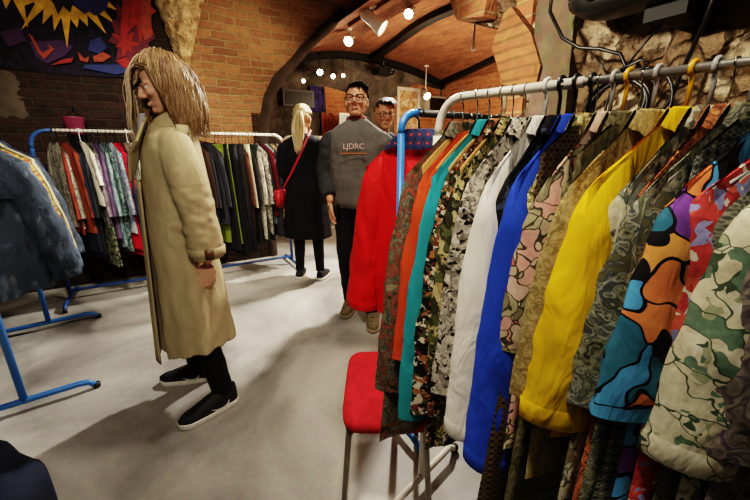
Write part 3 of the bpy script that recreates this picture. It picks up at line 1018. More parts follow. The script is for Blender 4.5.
HANGER_CACHE = {}
def make_hanger(pos, rz, kind, hs, slope, label, group, simple=False, railr=0.014, tilt=0.0):
    """wire / plastic / wooden clothes hanger; origin at the rail's centre"""
    key = (kind, round(hs, 2), round(slope, 2), simple, railr)
    mats = {'wire': (M['chrome'], M['chrome']), 'white': (M['hook_white'],) * 2, 'grey': (M['hook_grey'],) * 2, 'yellow': (M['hook_yellow'],) * 2,
            'black': (M['hook_black'],) * 2, 'wood': (M['wood'], M['chrome']), 'blackwire': (M['black'], M['black'])}[kind]
    wr = {'wire': 0.0016, 'wood': 0.002, 'blackwire': 0.003}.get(kind, 0.0042)
    if key not in HANGER_CACHE:
        Rr = railr + wr
        bm = bmesh.new()
        w = hs - 0.03
        zt = -0.09
        if kind == 'wood':
            rows = []
            for i in range(17):
                t = -1 + 2 * i / 16
                y = t * w
                z = zt - slope * abs(t) ** 1.4 - 0.005
                h = 0.019 - 0.006 * abs(t)
                rows.append([Vector((x * (1 + 0.3 * abs(t)), y, z + dz)) for x, dz in ((-0.006, h * 0.6), (0.006, h * 0.6), (0.007, -h), (-0.007, -h))])
            add_loft(bm, rows, True, True, True)
        else:
            r = max(wr, 0.0016)
            pts = [(0, 0, zt + 0.012), (0, w * 0.12, zt + 0.002), (0, w * 0.55, zt - slope * 0.5), (0, w, zt - slope), (0, w + 0.004, zt - slope - 0.008), (0, w - 0.01, zt - slope - 0.016),
                   (0, 0, zt - slope - 0.02), (0, -w + 0.01, zt - slope - 0.016), (0, -w - 0.004, zt - slope - 0.008), (0, -w, zt - slope), (0, -w * 0.55, zt - slope * 0.5), (0, -w * 0.12, zt + 0.002)]
            add_tube(bm, pts, r, 5 if simple else 7, closed=True)
        if simple:
            add_tube(bm, hook_pts(Rr, 1, 7, zt + 0.01), max(wr, 0.002), 4)
            bm.normal_update()
            me = bpy.data.meshes.new('clothes_hanger'); bm.to_mesh(me); bm.free(); me.materials.append(mats[0])
            hk = None
        else:
            bm.normal_update()
            me = bpy.data.meshes.new('clothes_hanger'); bm.to_mesh(me); bm.free(); me.materials.append(mats[0])
            b2 = bmesh.new()
            add_tube(b2, hook_pts(Rr, 1, 14, zt + 0.01), wr, 7)
            b2.normal_update()
            hk = bpy.data.meshes.new('hook'); b2.to_mesh(hk); b2.free(); hk.materials.append(mats[1])
            for p in hk.polygons:
                p.use_smooth = True
        for p in me.polygons:
            p.use_smooth = kind != 'wood'
        HANGER_CACHE[key] = (me, hk)
    me, hk = HANGER_CACHE[key]
    o = bpy.data.objects.new('clothes_hanger', me)
    COL.objects.link(o)
    o.location = pos
    o.rotation_euler = (0, 0, rz)
    tag(o, label, 'hanger', group)
    if hk:
        c = bpy.data.objects.new('hook', hk)
        COL.objects.link(c)
        c.parent = o
    return o

def drape(y, s, q):
    return s * (q['a1'] * sin(q['k1'] * y + q['p1']) + q['a2'] * sin(q['k2'] * y + q['p2'] + 2.0 * s))

def garment(name, label, cat, group, pos, rz, mat, hs=0.21, neck=0.07, slope=0.06, length=0.72, hem=0.22, thick=0.022, sl=0.55, sw=0.075, se=0.055, sx=0.030, sxe=0.026,
            splay=0.06, swing=0.0, fold=0.010, collar='shirt', sleeve_mat=None, collar_mat=None, cuff=False, seed=1, ny=18, ns=18, lod=0, z0=-0.088, buttons=None,
            curl=0.0, wrk=0.007, hemlift=0.0, roll=0.0, back_splay=None):
    """upper garment hanging from its shoulders: body, two sleeves, collar (local +Y is the sleeve towards the aisle)"""
    q = random.Random(seed)
    dq = dict(a1=fold * q.uniform(0.7, 1.3), a2=fold * 0.5, k1=q.uniform(14, 24), k2=q.uniform(28, 44), p1=q.uniform(0, 6), p2=q.uniform(0, 6))
    if lod:
        ny, ns = 9, 7
    bm = bmesh.new()
    rows = []
    for i in range(ns + 1):
        s = i / ns
        w = hs + (hem - hs) * s
        row = []
        for side in (1, -1):
            for j in range(ny + (0 if side == 1 else 0)):
                t = (-1 + 2 * j / ny) * side
                y = t * w
                ay = abs(t) * hs
                zt = z0 - (max(0.0, ay - neck) / max(0.01, hs - neck)) * slope
                if ay < neck:
                    zt -= (0.03 if side == 1 else 0.008) * (1 - (ay / neck) ** 2)
                zh = z0 - length + hemlift * (1 - abs(t)) + 0.008 * sin(t * 5 + seed)
                z = zt * (1 - s) + zh * s
                th = thick * (max(0.0, 1 - abs(t) ** 2.5)) ** 0.5 * (0.22 + 0.78 * min(1.0, s * 5)) * (1 + 0.25 * s)
                x = side * max(th, 0.002) + drape(y, s, dq) + side * 0.3 * th * sin(dq['k2'] * y + side + seed) * min(1, s * 3)
                row.append(Vector((x, y, z)))
        rows.append(row)
    add_loft(bm, rows, True)
    o = from_bm(name, bm, mat)
    o.location = pos
    o.rotation_euler = (0, 0, rz)
    tag(o, label, cat, group)
    sm = sleeve_mat or mat
    if sl:
        for sd in (1, -1):
            bm = bmesh.new()
            nr = 9 if lod else 26
            nk = 8 if lod else 20
            sp_ = splay if sd == 1 else (back_splay if back_splay is not None else splay * 0.5)
            swg = swing if sd == 1 else swing * 0.4
            ph = q.uniform(0, 60)
            zs = z0 - slope
            y_a = neck + (hs - neck) * 0.45
            out, inn = [], []
            for i in range(nr + 1):
                t = i / nr
                if t < 0.16:
                    e = t / 0.16
                    out.append([y_a + (hs - y_a) * e, z0 - slope * ((y_a - neck) / (hs - neck) * (1 - e) + e)])
                else:
                    e = (t - 0.16) / 0.84
                    out.append([hs + sp_ * e ** 0.9 + 0.010 * sin(pi * e), zs - sl * e])
                e = max(0, t)
                inn.append([(y_a - 0.02) * (1 - e) + (hs + sp_ - 2 * se) * e + 0.02 * sin(pi * e) * (hs - y_a) / 0.1, (zs - 0.10) * (1 - e) + (zs - sl - 0.012) * e])
            for _ in range(3 if lod else 5):
                out = [out[0]] + [[(out[k - 1][0] + 2 * out[k][0] + out[k + 1][0]) / 4, (out[k - 1][1] + 2 * out[k][1] + out[k + 1][1]) / 4] for k in range(1, nr)] + [out[-1]]
            rows = []
            for i in range(nr + 1):
                t = i / nr
                o_, n_ = out[i], inn[i]
                cy, cz = (o_[0] + n_[0]) / 2, (o_[1] + n_[1]) / 2
                hy, hz_ = (o_[0] - n_[0]) / 2, (o_[1] - n_[1]) / 2
                ax = (sx + (sxe - sx) * t) * min(1, 0.35 + t * 3.2)
                row = []
                for k in range(nk):
                    a = 2 * pi * k / nk
                    c_, s_ = cos(a), math.copysign(abs(sin(a)) ** 1.35, sin(a))
                    rl_ = roll * min(1, t * 2.2) * sd
                    w_ = noise.noise(Vector((c_ * 1.3 + ph, t * 7 + s_ * 0.8, t * 3 + ph))) + 0.5 * noise.noise(Vector((c_ * 2.6 + ph, t * 15 + c_ * 2.5, ph * 2)))
                    w_ *= wrk * min(1, 0.3 + t * 2)
                    px_, py_ = ax * s_ + w_ * (1.2 * s_ + 0.5), hy * c_ + w_ * 0.8 * c_
                    row.append(Vector((swg * t ** 1.3 + px_ * cos(rl_) + py_ * sin(rl_) * sd, sd * (cy + py_ * cos(rl_) - px_ * sin(rl_) * sd), cz + hz_ * c_ + w_ * 0.3)))
                rows.append(row)
            add_loft(bm, rows, True, True, False)
            so = from_bm('sleeve', bm, sm, o)
            if cuff and not lod:
                bm = bmesh.new()
                c2 = []
                last = rows[-1]
                cc = sum(last, Vector()) / nk
                for dz, f in ((0.004, 1.0), (0.0, 1.025), (-0.04, 1.0), (-0.043, 0.95), (-0.01, 0.92)):
                    c2.append([cc + (p - cc) * f + Vector((0, sd * 0.02 * (-dz), dz)) for p in last])
                add_loft(bm, c2, True)
                from_bm('cuff', bm, sm, so)
    if collar and not lod:
        bm = bmesh.new()
        rows = []
        n = 22
        hgt = 0.035 if collar == 'shirt' else 0.055
        k_ = 1.25 if collar == 'big' else 1.0
        for f, dz, drop in ((0.86, -0.012, 0), (0.80, 0.020 * k_, 0), (0.84, 0.027 * k_, 0), (0.98, 0.022 * k_, 0), (1.30 * k_, 0.006, 1), (1.36 * k_, -0.004, 1.25)):
            row = []
            for k in range(n + 1):
                a = radians(-78) + radians(336) * k / n + pi     # open at the front
                y = neck * f * sin(a)
                cx = cos(a) * -1
                x = thick * (1.05 + 0.35 * min(1, drop)) * cx
                z = z0 - 0.004 + dz
                if drop:
                    z = z0 + 0.007 - slope * max(0, abs(y) - neck) / (hs - neck) - 0.034 * k_ * drop * abs(cx) ** 1.5 + dz * 0.3
                row.append(Vector((x, y, z)))
            rows.append(row)
        add_loft(bm, rows, False)
        from_bm('collar', bm, collar_mat or mat, o)
    if buttons is not None and not lod:
        bm = bmesh.new()
        rows = []
        for i in range(13):
            s = i / 12
            z = (z0 - 0.035) * (1 - s) + (z0 - length + 0.01) * s
            x = thick * (0.22 + 0.78 * min(1, s * 5)) * (1 + .25 * s) + drape(0, s, dq) + 0.004
            rows.append([Vector((x - 0.003, -0.016, z)), Vector((x, -0.014, z)), Vector((x, 0.014, z)), Vector((x - 0.003, 0.016, z))])
        add_loft(bm, rows, False)
        pk = from_bm('placket', bm, mat, o)
        for i in range(5):
            s = 0.12 + 0.19 * i
            z = (z0 - 0.035) * (1 - s) + (z0 - length + 0.01) * s
            x = thick * (0.22 + 0.78 * min(1, s * 5)) * (1 + .25 * s) + drape(0, s, dq) + 0.004
            bm = bmesh.new()
            add_ell(bm, (x, 0, z), (0.002, 0.006, 0.006), seg=10, rings=6)
            from_bm('button', bm, buttons, pk)
    return o

def trousers(name, label, cat, group, pos, rz, mat, w=0.2, w2=0.26, length=1.0, thick=0.02, fold=0.012, seed=1, lod=1, z0=-0.1):
    """skirt or trousers clipped on a hanger: a flat hanging tube with a waistband"""
    q = random.Random(seed)
    dq = dict(a1=fold, a2=fold * .5, k1=q.uniform(18, 30), k2=q.uniform(30, 44), p1=q.uniform(0, 6), p2=q.uniform(0, 6))
    bm = bmesh.new()
    rows = []
    ny, ns = 10, 7
    for i in range(ns + 1):
        s = i / ns
        ww = w + (w2 - w) * s
        row = []
        for side in (1, -1):
            for j in range(ny):
                t = (-1 + 2 * j / ny) * side
                y = t * ww
                th = thick * (max(0, 1 - abs(t) ** 3)) * (0.4 + 0.6 * s)
                row.append(Vector((side * max(th, .002) + drape(y, s, dq), y, z0 - length * s)))
        rows.append(row)
    add_loft(bm, rows, True, True, False)
    o = from_bm(name, bm, mat)
    o.location = pos
    o.rotation_euler = (0, 0, rz)
    tag(o, label, cat, group)
    bm = bmesh.new()
    add_loft(bm, [[Vector((p.x * 1.06 + 0.001 * (1 if p.x > 0 else -1), p.y * 1.01, p.z + dz)) for p in rows[0]] for dz in (0.004, -0.035)], True)
    from_bm('waistband', bm, mat, o)
    return o

def yaw(d):
    """turn local +Y to the direction d"""
    return atan2(-d[0], d[1])

# ---------------------------------------------------------------- racks
def rail_rack(name, label, A, B, H, rr, mat, group=None, foot=0.26, curve=0.12, low=0.09, foot_end=False, rail_mat=None):
    """tubular rail on two posts with cross feet; A, B ground points under the ends"""
    A, B = Vector((A[0], A[1], 0)), Vector((B[0], B[1], 0))
    o = empty(name, A)
    tag(o, label, 'clothes rack', group)
    d = (B - A).normalized()
    n = Vector((-d.y, d.x, 0))
    L = (B - A).length
    Z = Vector((0, 0, 1))
    c = curve
    pts = arc_pts(Z * (H - c), Z * H, d * c + Z * H, 8) + arc_pts(d * (L - c) + Z * H, d * L + Z * H, d * L + Z * (H - c), 8)
    if rail_mat:
        e0 = tube_obj('rail', [d * (c * 1.1) + Z * H, d * (L - c * .6) + Z * H], rr * .9, rail_mat, o, 12)
        tube_obj('rail_bend', pts[:9], rr, mat, o, 12)
        tube_obj('rail_bend', arc_pts(d * (L - c) + Z * H, d * L + Z * H, d * L + Z * (H - c), 8), rr, rail_mat, o, 12)
    else:
        tube_obj('rail', pts, rr, mat, o, 12)
    for e in (0, L):
        tube_obj('post', [d * e + Z * 0.05, d * e + Z * (H - c)], rr, mat, o, 12)
        p = d * e
        f = [p - n * foot + Z * 0.012, p - n * (foot - 0.03) + Z * 0.045, p - n * (foot - 0.07) + Z * 0.052, p + n * (foot - 0.07) + Z * 0.052, p + n * (foot - 0.03) + Z * 0.045, p + n * foot + Z * 0.012]
        ft = tube_obj('foot', f, rr, mat, o, 10)
        for sgn_ in (-1, 1):
            bm = bmesh.new()
            q = p + n * foot * sgn_
            add_loft(bm, [ell_ring((q.x, q.y, z), r, r, 12) for z, r in ((0.0, rr * 1.05), (0.02, rr * 1.25), (0.03, rr * 1.1))], True, True, True)
            from_bm('foot_cap', bm, M['black'], ft)
    if low:
        tube_obj('lower_bar', [Z * low, d * L + Z * low], rr * 0.9, mat, o, 10)
    return o

# ================================================================ right rack (white, telescopic)
RA = Vector((0.21, 1.045, 0))
RD = Vector((0.702, -0.712, 0)).normalized()
RH = 1.439
NEAR = Vector((-RD.y, RD.x, 0)) * -1     # towards the aisle
def rp(t):
    return RA + RD * t + Vector((0, 0, RH))

rk = empty('clothes_rack', RA)
tag(rk, 'white tubular clothes rack in front, with a steel extension rail full of printed shirts', 'clothes rack')
Z = Vector((0, 0, 1))
base = RD * -0.035
tube_obj('rail', arc_pts(base + Z * (RH - 0.10), base + Z * RH, base + RD * 0.085 + Z * RH, 8) + [RD * 0.335 + Z * RH], 0.0115, M['white_metal'], rk, 14)
ext = tube_obj('extension_rail', [RD * 0.30 + Z * RH, RD * 1.18 + Z * RH], 0.0085, M['grey_metal'], rk, 14)
bm = bmesh.new()
for i in range(2):
    for j in range(2):
        c = RD * (0.296 + 0.02 * i) + Z * (RH - 0.005 + 0.010 * j) + NEAR * 0.0105
        add_ell(bm, c, (0.0026, 0.0026, 0.003), seg=8, rings=6)
from_bm('adjustment_hole', bm, M['black'], ext)
tube_obj('post', [base + Z * 0.05, base + Z * (RH - 0.10)], 0.014, M['white_metal'], rk, 14)
tube_obj('post', [RD * 1.18 + Z * 0.05, RD * 1.18 + Z * (RH + 0.01)], 0.014, M['white_metal'], rk, 14)
for e in (base, RD * 1.18):
    f = [e - NEAR * 0.24 + Z * 0.012, e - NEAR * 0.2 + Z * 0.05, e + NEAR * 0.2 + Z * 0.05, e + NEAR * 0.24 + Z * 0.012]
    ft = tube_obj('foot', f, 0.013, M['white_metal'], rk, 12)
    for sg in (-1, 1):
        bm = bmesh.new()
        c = e + NEAR * 0.24 * sg
        add_loft(bm, [ell_ring((c.x, c.y, z), r, r, 12) for z, r in ((0, 0.015), (0.02, 0.018), (0.03, 0.015))], True, True, True)
        from_bm('foot_cap', bm, M['black'], ft)

P = printed
RG = 'printed shirts on the front rack'
def pm(n, *a, **k):
    return P('print_' + n, *a, **k)
prints = {
    'camo': pm('camo', ['#2b2a1e', '#5b4a2c', '#8a3a2a', '#3d4433', '#7b7052', '#2f3a44', '#8c7c58'], 22, 'paint', 1),
    'orange': cloth('orange_cloth', '#bf4522'),
    'teal': cloth('teal_cloth', '#288a94'),
    'blackflower': pm('blackflower', ['#16140f', '#d7cdb0', '#1b1712', '#a8652a', '#46502e', '#15140f', '#7b2a20'], 52, 'blob', 2),
    'tanleaf': pm('tanleaf', ['#3b3a22', '#8a7d48', '#c3b27a', '#5a6334', '#1f2018', '#b59a58'], 44, 'leaf', 3),
    'crackle': pm('crackle', ['#141414', '#b9afa0', '#d8cebd', '#9c9386', '#c8beb0', '#7d7468'], 60, 'blob', 4),
    'white': cloth('white_cloth', '#e6e2d8', 0.08, wrinkle=.5),
    'darkblack': pm('darkblack', ['#121216', '#17171c', '#3c4257', '#141418', '#20222b'], 26, 'blob', 5),
    'blue': cloth('royal_blue_cloth', '#2748b0', 0.2),
    'yellowflower': pm('yellowflower', ['#4e4c26', '#a99a4c', '#c9bd7a', '#6c6a34', '#8a6a34', '#d2c690', '#39401f'], 60, 'blob', 6),
    'pinkleaf': pm('pinkleaf', ['#4a4230', '#d49a86', '#b9ab84', '#cf6a55', '#a89c72', '#d8b49c', '#8a8260', '#c9b08e', '#d9a08c'], 19, 'outlined', 7),
    'mustard': pm('mustard', ['#7d6a34', '#a08a4c', '#b8a266', '#8c7840'], 40, 'paint', 8),
    'yellow': cloth('yellow_cloth', '#dcb018', 0.22, wrinkle=.5),
    'paleleaf': pm('paleleaf', ['#4e5348', '#9a9a80', '#b9b394', '#6f7a70', '#7a6a4a', '#c4bd9e'], 34, 'leaf', 9),
    'rust': pm('rust', ['#3d1d10', '#9c4a18', '#c2641e', '#6b2e14', '#d98a34'], 30, 'paint', 10),
    'olive': pm('olive', ['#2b2d24', '#6f6f52', '#8c8b6a', '#474c42', '#9b9a84', '#39424a', '#5b5a3c'], 26, 'paint', 11),
    'greyplaid': pm('greyplaid', ['#23262a', '#4d5148', '#777664', '#2d3440', '#8e8b72'], 34, 'plaid', 12),
    'comic': pm('comic', ['#14131a', '#e07a1c', '#2f9bd0', '#e07a1c', '#7a3aa0', '#2f9bd0', '#18161c', '#1f6f8a', '#e39a2c'], 11, 'outlined', 13),
    'redflower': pm('redflower', ['#a31410', '#c21a10', '#e2dccb', '#b81810', '#8f8fc0', '#d14a1f', '#c21a10', '#c81c12'], 34, 'blob', 14),
    'greyjersey': pm('greyjersey', ['#35372f', '#5d5f50', '#6f705e', '#494b40'], 60, 'plaid', 15),
    'greenleaf': pm('greenleaf', ['#41543f', '#c9c2a2', '#c4bd9c', '#cfc8aa', '#5f7a62', '#c9c2a4', '#d2ccb0', '#c3bb9a', '#9aa27e'], 24, 'leaf', 16),
    'greybrown': pm('greybrown', ['#2f2a26', '#5f564c', '#7a7064', '#463f4a', '#8a8070', '#58455a'], 18, 'paint', 17),
    'brownplaid': pm('brownplaid', ['#241a10', '#4c3a22', '#5f4d30', '#33281a'], 40, 'plaid', 18),
    'khaki': pm('khaki', ['#3c3826', '#6a6242', '#7d744e', '#544c33'], 22, 'paint', 19),
}
dirs = lambda deg: (lambda a: Vector((-cos(a), -sin(a), 0)))(radians(45.4 + deg))   # 0: square to the rail, towards the aisle
GOLD = plain('gold_button', '#a8853c', 0.4, 0.6)
PALEB = plain('pale_button', '#d8cfbe', 0.4)
DARKB = plain('dark_button', '#2a241e', 0.4)
# t along the rail, print, words, hanger, and the cut of the garment
RIGHT = [
    (0.045, 'camo', 'long brown and green camouflage print shirt at the far end of the front rack', 'wood', dict(hs=.200, sl=.62, se=.055, splay=.085, length=.92, hem=.28), -10),
    (0.088, 'orange', 'plain orange red sweater beside the camouflage shirt', 'wood', dict(hs=.195, sl=.50, se=.055, splay=.07, length=.66, collar=None, sx=.026), -9),
    (0.122, 'teal', 'plain teal shirt between the orange sweater and the black flowered shirt', 'wood', dict(hs=.205, sl=.66, se=.045, splay=.08, length=.8), -8),
    (0.155, 'blackflower', 'black shirt with small cream and rust flowers, hung next to the teal shirt', 'wood', dict(hs=.20, sl=.64, se=.06, splay=.07, length=.88), -8),
    (0.185, 'tanleaf', 'tan and olive leaf print shirt behind the black flowered shirt', 'wire', dict(hs=.195, sl=.5, se=.06, splay=.05, length=.85), -8),
    (0.215, 'crackle', 'black and beige crackle print shirt just before the white shirt', 'wire', dict(hs=.19, sl=.55, se=.06, splay=.06, length=.84), -9),
    (0.262, 'white', 'plain white long sleeved shirt in the middle of the front rack', 'white', dict(hs=.19, sl=.61, se=.052, splay=.06, length=.7, cuff=True, buttons=PALEB, sx=.034, sxe=.032, roll=.75), -10),
    (0.292, 'darkblack', 'black shirt with faint grey pattern, squeezed between white and blue shirts', 'black', dict(hs=.17, sl=.3, se=.065, splay=.03, length=.72), -10),
    (0.322, 'blue', 'plain royal blue long sleeved shirt next to the white one', 'black', dict(hs=.20, sl=.66, se=.055, splay=.05, length=.78, cuff=True, buttons=PALEB, sx=.036, sxe=.036, roll=1.0), -8),
    (0.352, 'yellowflower', 'olive yellow shirt with tiny flowers between blue and pink leaf shirts', 'black', dict(hs=.175, sl=.40, se=.07, splay=.04, length=.8), -11),
    (0.392, 'pinkleaf', 'pink and olive leaf print short sleeved shirt', 'grey', dict(hs=.19, sl=.36, se=.085, splay=.05, length=.72, buttons=DARKB, sx=.028, sxe=.032), -14),
    (0.415, 'khaki', 'khaki shirt hanging on the first yellow plastic hanger', 'yellow', dict(hs=.16, sl=.3, se=.06, splay=.03, length=.86), -15),
    (0.462, 'mustard', 'dull mustard shirt beside the bright yellow one', 'grey', dict(hs=.215, sl=.44, se=.06, splay=.05, length=.78), -19),
    (0.512, 'yellow', 'plain bright yellow long sleeved shirt', 'yellow', dict(hs=.235, sl=.43, se=.075, splay=.05, length=.64, cuff=True, buttons=PALEB, sx=.034, sxe=.034), -21),
    (0.542, 'paleleaf', 'pale grey green leaf print shirt behind the bright yellow one', 'grey', dict(hs=.20, sl=.34, se=.075, splay=.04, length=.78), -20),
    (0.566, 'rust', 'rust orange print shirt behind the pale leaf shirt', 'wire', dict(hs=.19, sl=.34, se=.07, splay=.03, length=.8), -21),
    (0.592, 'olive', 'olive and slate painted print shirt beside the one with cartoon coloured shapes', 'grey', dict(hs=.225, sl=.40, se=.08, splay=.05, length=.74), -23),
    (0.645, 'comic', 'shirt with big blue, orange and purple shapes outlined in black', 'grey', dict(hs=.24, sl=.38, se=.10, splay=.06, length=.70, sx=.03, sxe=.034, roll=.15), -26),
    (0.690, 'redflower', 'red shirt with white and lilac flowers', 'grey', dict(hs=.24, sl=.34, se=.08, splay=.05, length=.70), -31),
    (0.728, 'greyjersey', 'grey green mottled shirt between red flower and cream leaf shirts', 'wire', dict(hs=.22, sl=.36, se=.07, splay=.05, length=.74), -33),
    (0.765, 'greenleaf', 'cream jacket with big green leaves near the close end of the front rack', 'grey', dict(hs=.24, sl=.40, se=.07, splay=.05, length=.7, cuff=True, sx=.03, sxe=.03), -36),
    (0.795, 'greybrown', 'grey brown print shirt, closest garment on the front rack', 'grey', dict(hs=.24, sl=.40, se=.08, splay=.05, length=.72), -36),
]
for r_ in RIGHT:
    r_[4].pop('collar_mat', None)
HN = {'wood': 'pale wooden', 'wire': 'wire', 'white': 'white plastic', 'black': 'black plastic', 'grey': 'grey plastic', 'yellow': 'yellow plastic', 'blackwire': 'black'}
def hook_label(kind, words):
    w = words.split(' ')
    return (HN[kind] + ' hanger of the ' + ' '.join(w[:9])).rstrip(',')
for i, (t, pr_, words, hk, spec, tw) in enumerate(RIGHT):
    d = dirs(tw)
    rz = yaw(d)
    cat = 'sweater' if 'sweater' in words else ('jacket' if 'jacket' in words else 'shirt')
    sp_ = dict(thick=.015, sx=.022, sxe=.02, fold=.005, seed=i + 3, wrk=.008, slope=.115, neck=.055, roll=.5)
    sp_.update(spec)
    garment('hanging_' + cat, words, cat, RG, rp(t), rz, prints[pr_], **sp_)
    railr = 0.0115 if t < 0.33 else 0.0085
    pos = rp(t)
    make_hanger(pos, rz, hk, sp_['hs'] - 0.02, 0.095, hook_label(hk, words), 'hangers on the front rack', railr=railr)
# longer garments hanging low behind the sleeves
LOW = [(0.365, 'brownplaid', 'long dark brown plaid dress hanging low under the pink leaf shirt', -14, .98), (0.44, 'khaki', 'long khaki dress hanging low under the bright yellow shirt', -18, 1.0),
       (0.62, 'greyplaid', 'long slate plaid dress hanging low under the cartoon coloured shirt', -25, 1.02)]
for i, (t, pr_, words, tw, ln) in enumerate(LOW):
    rz = yaw(dirs(tw))
    garment('hanging_dress', words, 'dress', RG, rp(t), rz, prints[pr_], hs=.17, sl=0, length=ln, hem=.26, thick=.018, fold=.01, collar=None, seed=50 + i)
    make_hanger(rp(t), rz, 'wire', .165, .055, hook_label('wire', words), 'hangers on the front rack', railr=0.0085 if t > .33 else .0115)

# ================================================================ blue rack behind it, red jacket at its end
B0 = Vector((0.10, 1.38, 0))
rail_rack('clothes_rack', 'blue tubular clothes rack behind the front rack, red jacket on its end', B0, B0 + Vector((UX, UY, 0)) * 0.86, 1.435, 0.0145, M['blue_metal'], None, 0.2, 0.075, 0, rail_mat=M['black'])
B2 = 'clothes on the blue rack behind'
RED = cloth('red_shell', '#c81418', 0.16, 0.6, 0.5)
LIN = printed('print_lining', ['#14183a', '#1d2450', '#1a1f48', '#232b60', '#141838', '#8a2230'], 22, 'plaid', 21)
d = Vector((-0.93, 0.36, 0)).normalized()
rj = garment('hanging_jacket', 'big bright red jacket with blue plaid collar lining on the blue rack end', 'jacket', B2, Vector((0.171, 1.4225, 1.435)), yaw(d), RED, hs=.225, neck=.085, slope=.12, length=.78, hem=.19, thick=.045, sl=.60, se=.075, sx=.055, sxe=.05,
             splay=.10, fold=.016, collar='big', collar_mat=LIN, cuff=True, seed=77, wrk=.016)
make_hanger(Vector((0.171, 1.4225, 1.435)), yaw(d), 'black', .2, .08, 'black plastic hanger carrying the bright red jacket', 'hangers on the blue rack behind', railr=.013)
def b2(t):
    return B0 + Vector((UX, UY, 0)) * t + Vector((0, 0, 1.435))
back_dir = Vector((UY, -UX, 0))
for i, (t, col, words, ln) in enumerate((
        (0.20, '#7f9a3a', 'pale green shirt beside the red jacket on the blue rack', .62), (0.25, '#8c1f22', 'dark crimson sweater third along the blue rack behind', .6),
        (0.30, '#2a2a2c', 'charcoal sweater fourth along the blue rack behind', .64), (0.35, '#c9b98c', 'beige shirt fifth along the blue rack behind', .62),
        (0.41, '#3e4a3a', 'moss green shirt sixth along the blue rack behind', .64), (0.47, '#55402c', 'brown shirt seventh along the blue rack behind', .62),
        (0.53, '#222833', 'navy shirt eighth along the blue rack behind', .66), (0.60, '#7a5a3c', 'tan shirt ninth along the blue rack behind', .64), (0.67, '#1c1c1e', 'black shirt last along the blue rack behind', .66))):
    rz = yaw(back_dir)
    garment('hanging_shirt', words, 'shirt' if 'shirt' in words else 'sweater', B2, b2(t), rz, cloth('cloth_b%d' % i, col), hs=.19, length=ln, hem=.2, sl=.45, splay=.03, thick=.014, sx=.02, sxe=.018, fold=.005, seed=90 + i, collar='shirt' if i < 2 else None, lod=0 if i < 2 else 1)
    make_hanger(b2(t), rz, 'wood' if i in (2, 3, 5, 7) else 'blackwire', .185, .055, ('wooden' if i in (2, 3, 5, 7) else 'black') + ' hanger of the ' + words, 'hangers on the blue rack behind', railr=.013)

# ================================================================ long rack along the left wall
LH = 1.45
def lw(u):
    return W(u, 3.83, LH)
rail_rack('clothes_rack', 'long tubular clothes rack along the brick wall, blue end and white rail', W(-0.86, 3.83), W(1.16, 3.83), LH, 0.015, M['blue_dark'], None, 0.28, 0.14, 0.10, rail_mat=M['white_metal'])
LG = 'clothes on the long rack by the wall'
